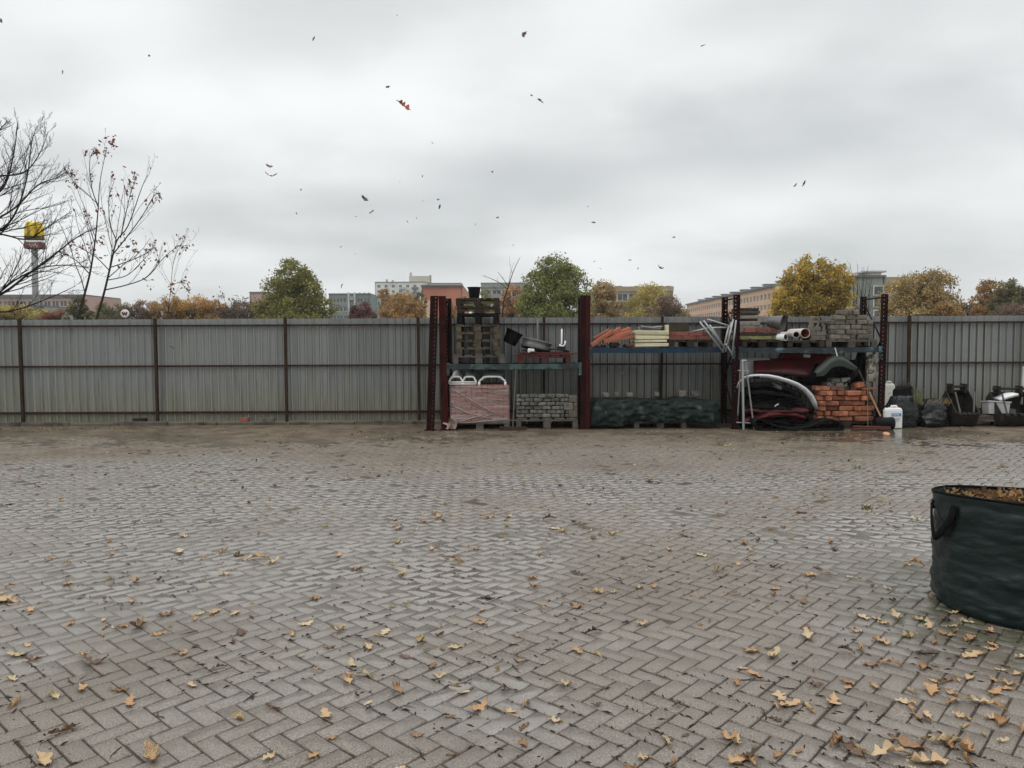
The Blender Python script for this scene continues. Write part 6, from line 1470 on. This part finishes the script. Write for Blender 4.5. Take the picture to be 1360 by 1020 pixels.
# small white round sign with a dark red letter-like mark, on a post
YW = 60; w0 = P(166.5, 416.5, YW); k = YW / 1020
ws = empty('round_sign', (w0.x, YW, 0), 'small white rounded sign with a dark red zigzag mark just above the fence at left', 'sign')
m = MB(); m.lathe([(0, 0), (4.8 * k, 0), (5.5 * k, .03), (5.5 * k, .09), (4.8 * k, .12), (0, .12)], 28, Matrix.Translation(w0) @ RX(R(90)).to_4x4()); m.build('disc', M['white_plastic'], ws)
m = MB(); zz = [(-3.2, 2.2), (-1.7, -2.2), (0, 1.6), (1.7, -2.2), (3.2, 2.2)]
for (xa, za), (xb, zb_) in zip(zz, zz[1:]): m.tube([(w0.x + xa * k, YW - .13, w0.z + za * k), (w0.x + xb * k, YW - .13, w0.z + zb_ * k)], .055, 6)
m.build('mark', mat('dark_red_mark', (.16, .02, .035), .5), ws)
m = MB(); m.tube([(w0.x, YW + .06, 0), (w0.x, YW + .06, w0.z)], .05, 8); m.build('post', M['sign_pole'], ws)
# ================================================================== FALLEN LEAVES, TWIGS, LEAVES IN THE AIR
def oak_leaf(seed, curl, bend, lobes=4, wid=.30):
    """lobed leaf, length 1 along x, lying on z = 0, curled about its midrib"""
    rg = random.Random(seed); n = 22; V = []; F = []
    ph = rg.uniform(-.4, .4); tw = rg.uniform(-.5, .5)
    for i in range(n + 1):
        t = i / n; env = math.sin(math.pi * min(1, t * .94 + .04)) ** .75 * (.65 + .5 * t)
        w = wid * 1.12 * env * (.70 + .30 * math.cos(2 * math.pi * lobes * t + ph) + .05 * math.sin(t * 37 + seed))
        if t < .12: w = .012 + wid * .2 * (t / .12) ** 2 * .5
        z0 = bend * (t - .5) ** 2 * 1.6; y0 = .06 * math.sin(t * 3 + tw)
        for k, s in enumerate((-1, -.5, 0, .5, 1)):
            c = curl * (1 + .5 * math.sin(t * 5 + seed)) * (1 if s < 0 else .8)
            a = abs(s) * c; yy = (math.sin(a) / c if c > .05 else abs(s)) * w * (1 if s > 0 else -1)
            zz = (1 - math.cos(a)) / max(c, .05) * w + (.045 * math.sin(t * 14 + s * 2 + seed) + .03 * math.sin(t * 25 + s * 5 + seed * 2)) * abs(s)
            V.append(((t - .5), y0 + yy + tw * .1 * (t - .5), z0 + zz))
    for i in range(n):
        for k in range(4): a = i * 5 + k; F.append((a, a + 1, a + 6, a + 5))
    V = np.array(V); V[:, 2] -= V[:, 2].min(); return V, np.array(F)
LV = [oak_leaf(k, c, b, l, w) for k, (c, b, l, w) in enumerate(((.9, .35, 4, .30), (1.5, .2, 4, .32), (2.3, .3, 3, .34), (.6, .7, 5, .27), (1.9, -.3, 4, .30), (2.8, .15, 4, .36), (1.2, .9, 3, .38)))]
LM = [np_mesh('oak_leaf', v, f, M['leaf'], smooth=True) for v, f in LV]
spots = []
near = """38,809 176,796 222,815 182,833 212,842 285,814 297,801 312,815 335,819 318,840 21,870 129,880 244,868 290,888 15,903 18,935 72,928 174,935 253,911 365,939 319,953 85,970 206,1008 56,1012 359,1005 10,797
406,828 450,837 512,840 488,859 557,850 606,859 647,794 640,827 422,889 462,905 481,898 529,917 584,899 431,950 416,1003 635,936 697,933 679,942 738,957 697,988 751,909 769,865 788,841 793,873 767,806 794,788
1069,800 1075,848 1069,833 998,865 1029,873 1004,896 980,909 1082,911 1125,908 1038,928 1048,939 1077,942 1105,932 1161,913 1142,861 1170,853 1144,820 1192,821 1176,828 1163,822 1222,824 1207,845 1228,867 1157,883 1183,883 1213,920 1240,919 1256,907 1204,933 1230,950 1264,933 1300,933 1323,941 1278,953 1317,956 1332,963 1280,965 1250,983 1260,989 1282,998 1286,1009 1207,989 1107,986 1128,995 1145,997 1183,1006 1233,1015 976,1010 1257,843 1289,850 1314,838 1322,858 1288,873 1289,902 1339,909 1320,920 1236,833 1357,970 1356,874
340,742 320,735 296,732 241,732 242,712 145,718 66,743 90,775 145,770 181,770 300,760 362,746 525,690 583,687 579,682 649,687 675,686 686,660 735,702 747,706 715,736 630,728 609,744 527,700 527,719 474,754 449,736 535,762 708,780 706,768 645,795 765,762 813,711 862,640 865,636 730,690 910,712 990,722 1000,640 965,594 1065,681 1029,660 1097,650 1110,730 1070,690 1150,672 1190,700 1215,750 1085,755 1180,782 1075,765 870,780 930,738 950,760 995,730 1218,690 1040,700""".split()
big = {(85, 970): 1.5, (1128, 995): 1.7, (1183, 1006): 1.7, (1250, 983): 1.6, (1282, 998): 1.4, (1207, 989): 1.3, (976, 1010): 1.6, (1240, 919): 1.3, (1038, 928): 1.3, (56, 1012): 1.4, (206, 1008): 1.3, (529, 917): 1.35, (462, 905): 1.2, (340, 742): 1.5, (1233, 1015): 1.4, (10, 797): 1.8, (1107, 986): 1.2, (1145, 997): 1.3, (1260, 989): 1.3, (21, 870): 1.4, (584, 899): 1.1, (635, 936): 1.1}
rg = random.Random(101)
for s in near:
    x, y = map(int, s.split(',')); g = G(x, y); spots.append((g.x, g.y, .080 * big.get((x, y), 1) * rg.uniform(.8, 1.3) * (1.12 if y < 790 else 1)))
def bagfree(x, y): return math.hypot(x - BAG_C.x, y - BAG_C.y) > .5
for k in range(1050):
    py = 572 + (1035 - 572) * rg.random() ** 1.9; px = rg.uniform(-30, 1390); g = G(px, py)
    dense = mnoise.noise(Vector((g.x * .5, g.y * .5, 4))) + (.25 if g.x > 2 else 0)
    if rg.random() > .45 + dense or g.y > YF - .25 or not bagfree(g.x, g.y): continue
    spots.append((g.x, g.y, rg.choice((.036, .044, .052, .06, .07)) * rg.uniform(.8, 1.25)))
for k in range(14):   # leaves gathered at the foot of the bag
    a = rg.uniform(R(185), R(300)); r_ = rg.uniform(.5, .72); spots.append((BAG_C.x + r_ * math.cos(a), BAG_C.y + r_ * math.sin(a), rg.uniform(.045, .075)))
spots.sort(key=lambda s: -s[2] / max(1, s[1]))
LAB = 'curled dead oak leaf fallen on the wet herringbone paving'
def place_leaf(me, loc, size, eul, label, cat, group, name='oak_leaf', flat=1.0):
    o = bpy.data.objects.new(name, me); COL.objects.link(o); o.location = loc; o.rotation_euler = eul; o.scale = (size, size, size * flat); return tag(o, label, cat, group)
def gz(x, y): return max(ground_h(x, y) + .003 + .004 * mud_amount(x, y), WATER + .0005)
for (x, y, s) in spots[:290]:
    place_leaf(rg.choice(LM), (x, y, gz(x, y)), s * 1.25, (rg.uniform(-.12, .12), rg.uniform(-.1, .1), rg.uniform(0, 6.28)), LAB, 'leaf', 'oak leaves on the paving', flat=rg.choice((.5, .7, .9, 1.15)))
# the rest, far and small: one object
Vs = []; Fs = []; cs = []; b = 0
PAL = np.array([(.48, .37, .21), (.40, .25, .11), (.52, .44, .28), (.14, .075, .04), (.58, .53, .40), (.28, .15, .07), (.38, .34, .16), (.06, .04, .03)])
far = list(spots[290:])
for k in range(650):
    y = rg.uniform(7.2, 13.5); far.append((rg.uniform(-.75, .75) * y, y, rg.choice((.022, .03, .036, .045, .055))))
for k in range(900):  # bits along the silted strip, the kerb and under the rack
    y = rg.choice((rg.uniform(9.5, YF), rg.gauss(YK - .25, .22), rg.uniform(11.5, YF + .6))); x = rg.uniform(-13, 13)
    if y > YK - .05: continue
    far.append((x, y, rg.uniform(.018, .045)))
for k in range(260):  # a drift of leaves left along the kerb
    x = -13 + 4.2 * rg.random() ** 1.0 * rg.random() ; x = rg.uniform(-11.5, -7.2); far.append((x, YK - .45 - .06 * (x + 7) * .5 + rg.gauss(0, .12), rg.uniform(.025, .05)))
for (x, y, s) in far:
    v, f = LV[rg.randrange(len(LV))]; v = v[::1].copy(); v *= s * 1.2; a = rg.uniform(0, 6.28); ca, sa = math.cos(a), math.sin(a)
    X = v[:, 0] * ca - v[:, 1] * sa + x; Y_ = v[:, 0] * sa + v[:, 1] * ca + y
    Vs.append(np.stack([X, Y_, v[:, 2] + gz(x, y)], 1)); Fs.append(f + b); b += len(v); cs.append(np.repeat((PAL[rg.randrange(len(PAL))] * rg.uniform(.7, 1.15))[None], len(v), 0))
o = link('leaf_scatter', np_mesh('leaf_scatter', np.concatenate(Vs), np.concatenate(Fs), M['foliage'], smooth=True, cols=np.concatenate(cs)))
tag(o, 'tiny dead leaves and leaf bits scattered far across the yard and along the kerb', 'leaf litter', kind='stuff')
# leaves lying in the bag
Vs = []; Fs = []; cs = []; b = 0
for k in range(330):
    a = rg.uniform(0, 6.28); r_ = .47 * math.sqrt(rg.random()); x, y = BAG_C.x + r_ * math.cos(a), BAG_C.y + r_ * math.sin(a)
    v, f = LV[rg.randrange(len(LV))]; s = rg.uniform(.06, .11); E = np.array(Euler((rg.uniform(-.7, .7), rg.uniform(-.7, .7), rg.uniform(0, 6.28))).to_matrix()); v = (v * s) @ E.T
    Vs.append(v + np.array([x, y, BAG_H - .075 + rg.uniform(0, .035)])); Fs.append(f + b); b += len(v); cs.append(np.repeat((PAL[rg.choice((0, 1, 1, 3, 5, 5, 3))] * rg.uniform(.5, 1))[None], len(v), 0))
tag(link('bagged_leaves', np_mesh('bagged_leaves', np.concatenate(Vs), np.concatenate(Fs), M['foliage'], smooth=True, cols=np.concatenate(cs))), 'heap of brown leaves showing over the rim of the round garden bag', 'leaf litter', kind='stuff')

# twigs
M['twig'] = mat('dark_wet_twig', (.03, .022, .017), .6, 0, .3, 20)
TW = []
for k in range(6):
    r2 = random.Random(k + 60); m = MB(); p = Vector((-.5, 0, .03)); pts = [p]; d = Vector((1, 0, 0))
    for s in range(6): d = (d + Vector((0, r2.uniform(-.5, .5), r2.uniform(-.08, .08)))).normalized(); pts.append(pts[-1] + d * .17)
    for q in pts: q.z = max(.02, q.z)
    m.tube(pts, [.026, .03, .026, .022, .018, .014, .01], 5)
    if k % 2: m.tube([pts[2], pts[2] + Vector((.14, .12, .03)), pts[2] + Vector((.28, .16, .02))], [.018, .014, .008], 4)
    TW.append(m.mesh('twig', M['twig']))
tw = [(95, 905), (115, 900), (138, 897), (60, 985), (330, 880), (350, 892), (215, 879), (240, 776), (170, 800), (250, 840), (330, 923), (40, 866), (210, 950), (330, 925), (150, 1000), (602, 950), (683, 889), (540, 940), (615, 905), (460, 940), (690, 880), (750, 790), (755, 800), (555, 1002), (1035, 915), (1018, 948), (1000, 905), (560, 724), (600, 730), (690, 735), (680, 742), (540, 727), (155, 808), (105, 712), (105, 703), (140, 704), (200, 757), (125, 757), (35, 745), (10, 737), (1130, 690), (1050, 640), (1215, 630), (1235, 640), (860, 745), (1090, 735), (985, 700), (440, 745), (900, 775), (820, 770), (750, 650), (1000, 690)]
for (x, y) in tw:
    g = G(x, y); o = bpy.data.objects.new('twig', rg.choice(TW)); COL.objects.link(o); s = rg.uniform(.06, .15); o.location = (g.x, g.y, gz(g.x, g.y) - .001); o.scale = (s, s, .06); o.rotation_euler = (0, 0, rg.uniform(0, 6.28)); tag(o, 'short dark wet twig lying on the herringbone paving', 'twig', 'twigs on the paving')
# crumbs of soil, bark and twig between the bricks
m = MB()
for k in range(3200):
    px = rg.uniform(-20, 1380); py = 620 + 410 * rg.random() ** 1.4; g = G(px, py)
    if k > 180:   # most of it has gathered in the joints
        ax = R(42.3); og = G(653.5, 975.6); dd = Vector((g.x - og.x, g.y - og.y)); uu = Vector((math.sin(ax), math.cos(ax))); vv = Vector((-math.cos(ax), math.sin(ax))); a_, b_ = dd.dot(uu) / .1, dd.dot(vv) / .1
        if k % 2: a_ = round(a_) + rg.gauss(0, .03)
        else: b_ = round(b_) + rg.gauss(0, .03)
        q_ = uu * a_ * .1 + vv * b_ * .1; g = Vector((og.x + q_.x, og.y + q_.y, 0))
    if not bagfree(g.x, g.y) or mnoise.noise(Vector((g.x * .8, g.y * .8, 2))) < -.12: continue
    s = rg.uniform(.003, .008); a = rg.uniform(0, 6.28); d = Vector((math.cos(a), math.sin(a), 0)); e = Vector((-d.y, d.x, 0)); l = s * rg.uniform(1, 4); c = Vector((g.x, g.y, gz(g.x, g.y) - .002))
    m.add([c - d * l, c + e * s * .6, c + d * l, c - e * s * .6, c + Vector((0, 0, s * .9))], [(0, 1, 4), (1, 2, 4), (2, 3, 4), (3, 0, 4)])
tag(m.build('debris', M['twig'], None), 'fine dark crumbs of soil and bark strewn over the paving', 'debris', kind='stuff')
# tufts of grass between the pavers
M['grass'] = mat('dull_grass', (.10, .12, .035), .8, 0, .3, 8)
def tuft(px, py, h, n, label, seed):
    g = G(px, py); r2 = random.Random(seed); m = MB()
    for k in range(n):
        p = Vector((g.x + r2.gauss(0, .03), g.y + r2.gauss(0, .03), -.005)); a = r2.uniform(0, 6.28); q = p + Vector((math.cos(a) * h * .6, math.sin(a) * h * .6, h * r2.uniform(.5, 1)))
        m.tube([p, p.lerp(q, .5) + Vector((0, 0, h * .15)), q], [.004, .003, .001], 3, cap=False)
    tag(m.build('grass_tuft', M['grass'], None), label, 'grass tuft')
tuft(1150, 676, .07, 16, 'small green grass tuft growing in the paving before the round garden bag', 1)
tuft(958, 592, .10, 22, 'yellowish grass tuft in the silt before the third upright', 2)
tuft(1140, 622, .06, 14, 'tiny grass tuft in the paving before the orange bricks', 3)

# leaves blown through the air
AIR = [(2, 29, 8), (84, 96, 5), (198, 75, 5), (417, 52, 7), (528, 21, 5), (515, 115, 6), (695, 48, 10), (705, 127, 5), (717, 134, 8), (934, 61, 6), (358, 222, 9), (484, 265, 10), (494, 282, 7), (561, 234, 3), (541, 295, 5), (554, 290, 4), (583, 275, 6), (582, 265, 4), (561, 267, 3), (531, 242, 3), (653, 229, 4), (661, 289, 4), (453, 328, 3), (788, 296, 5), (790, 348, 4), (797, 357, 3), (837, 346, 5), (847, 357, 3), (877, 357, 9), (1055, 246, 8), (1069, 244, 9), (473, 288, 3), (631, 298, 3), (682, 326, 3), (895, 315, 4), (781, 275, 3), (455, 380, 6), (574, 190, 3), (400, 252, 3), (394, 283, 3), (472, 337, 2)]
SK = [np_mesh('windblown_leaf', v, f, M['leaf_sky'], smooth=True) for v, f in LV]
for k, (x, y, s) in enumerate(AIR):
    D = rg.uniform(5, 12); p = P(x, y, D); place_leaf(rg.choice(SK), p, s / 1020 * D * 1.25, (rg.uniform(-1.2, 1.2), rg.uniform(-1.2, 1.2), rg.uniform(0, 6.28)), 'small dark dead leaf blown through the air against the grey sky', 'leaf', 'leaves in the air', 'windblown_leaf')
bl = np_mesh('windblown_leaf', *LV[1], M['leaf_orange'], smooth=True)
place_leaf(bl, P(535, 141, 4.2), 22 / 1020 * 4.2, (1.0, .5, .5), 'largest and most orange dead leaf flying high in the middle of the sky', 'leaf', 'leaves in the air', 'windblown_leaf')
v_ = np_mesh('windblown_leaf', *LV[3], M['leaf_sky'], smooth=True)
place_leaf(v_, P(360, 234.5, 7), 15 / 1020 * 7, (.15, .1, .1), 'long dark seed-winged leaf drifting just under another at left in the sky', 'leaf', 'leaves in the air', 'windblown_leaf')
for x, y, s, lb in ((228, 462, 9, 'pale brown leaf falling in front of the fence at left'), (826, 496, 10, 'pale leaf falling in front of the fence under the blue beam'), (804, 548, 7, 'pale leaf falling in front of the left part of the green tarpaulin'), (862, 511, 3, 'tiny pale leaf falling before the fence between beam and tarpaulin')):
    D = YF - 1.2; place_leaf(LM[1], P(x, y, D), s / 1020 * D, (.8, .4, 1.2), lb, 'leaf', 'leaves in the air', 'windblown_leaf')
# ================================================================== HAZE (damp autumn air)
def build_haze(d):
    m = MB(); m.box((0, 200, 28), (1400, 800, 64)); 
    mt = bpy.data.materials.new('damp_air'); mt.use_nodes = True; N = mt.node_tree.nodes; N.clear()
    o = N.new('ShaderNodeOutputMaterial'); v = N.new('ShaderNodeVolumePrincipled'); v.inputs['Density'].default_value = d; v.inputs['Color'].default_value = (.9, .92, .93, 1); v.inputs['Anisotropy'].default_value = .2
    mt.node_tree.links.new(v.outputs[0], o.inputs['Volume'])
    h = m.build('haze', mt, None); tag(h, 'thin grey damp air softening the distant buildings', 'haze', kind='stuff')
build_haze(.00045)
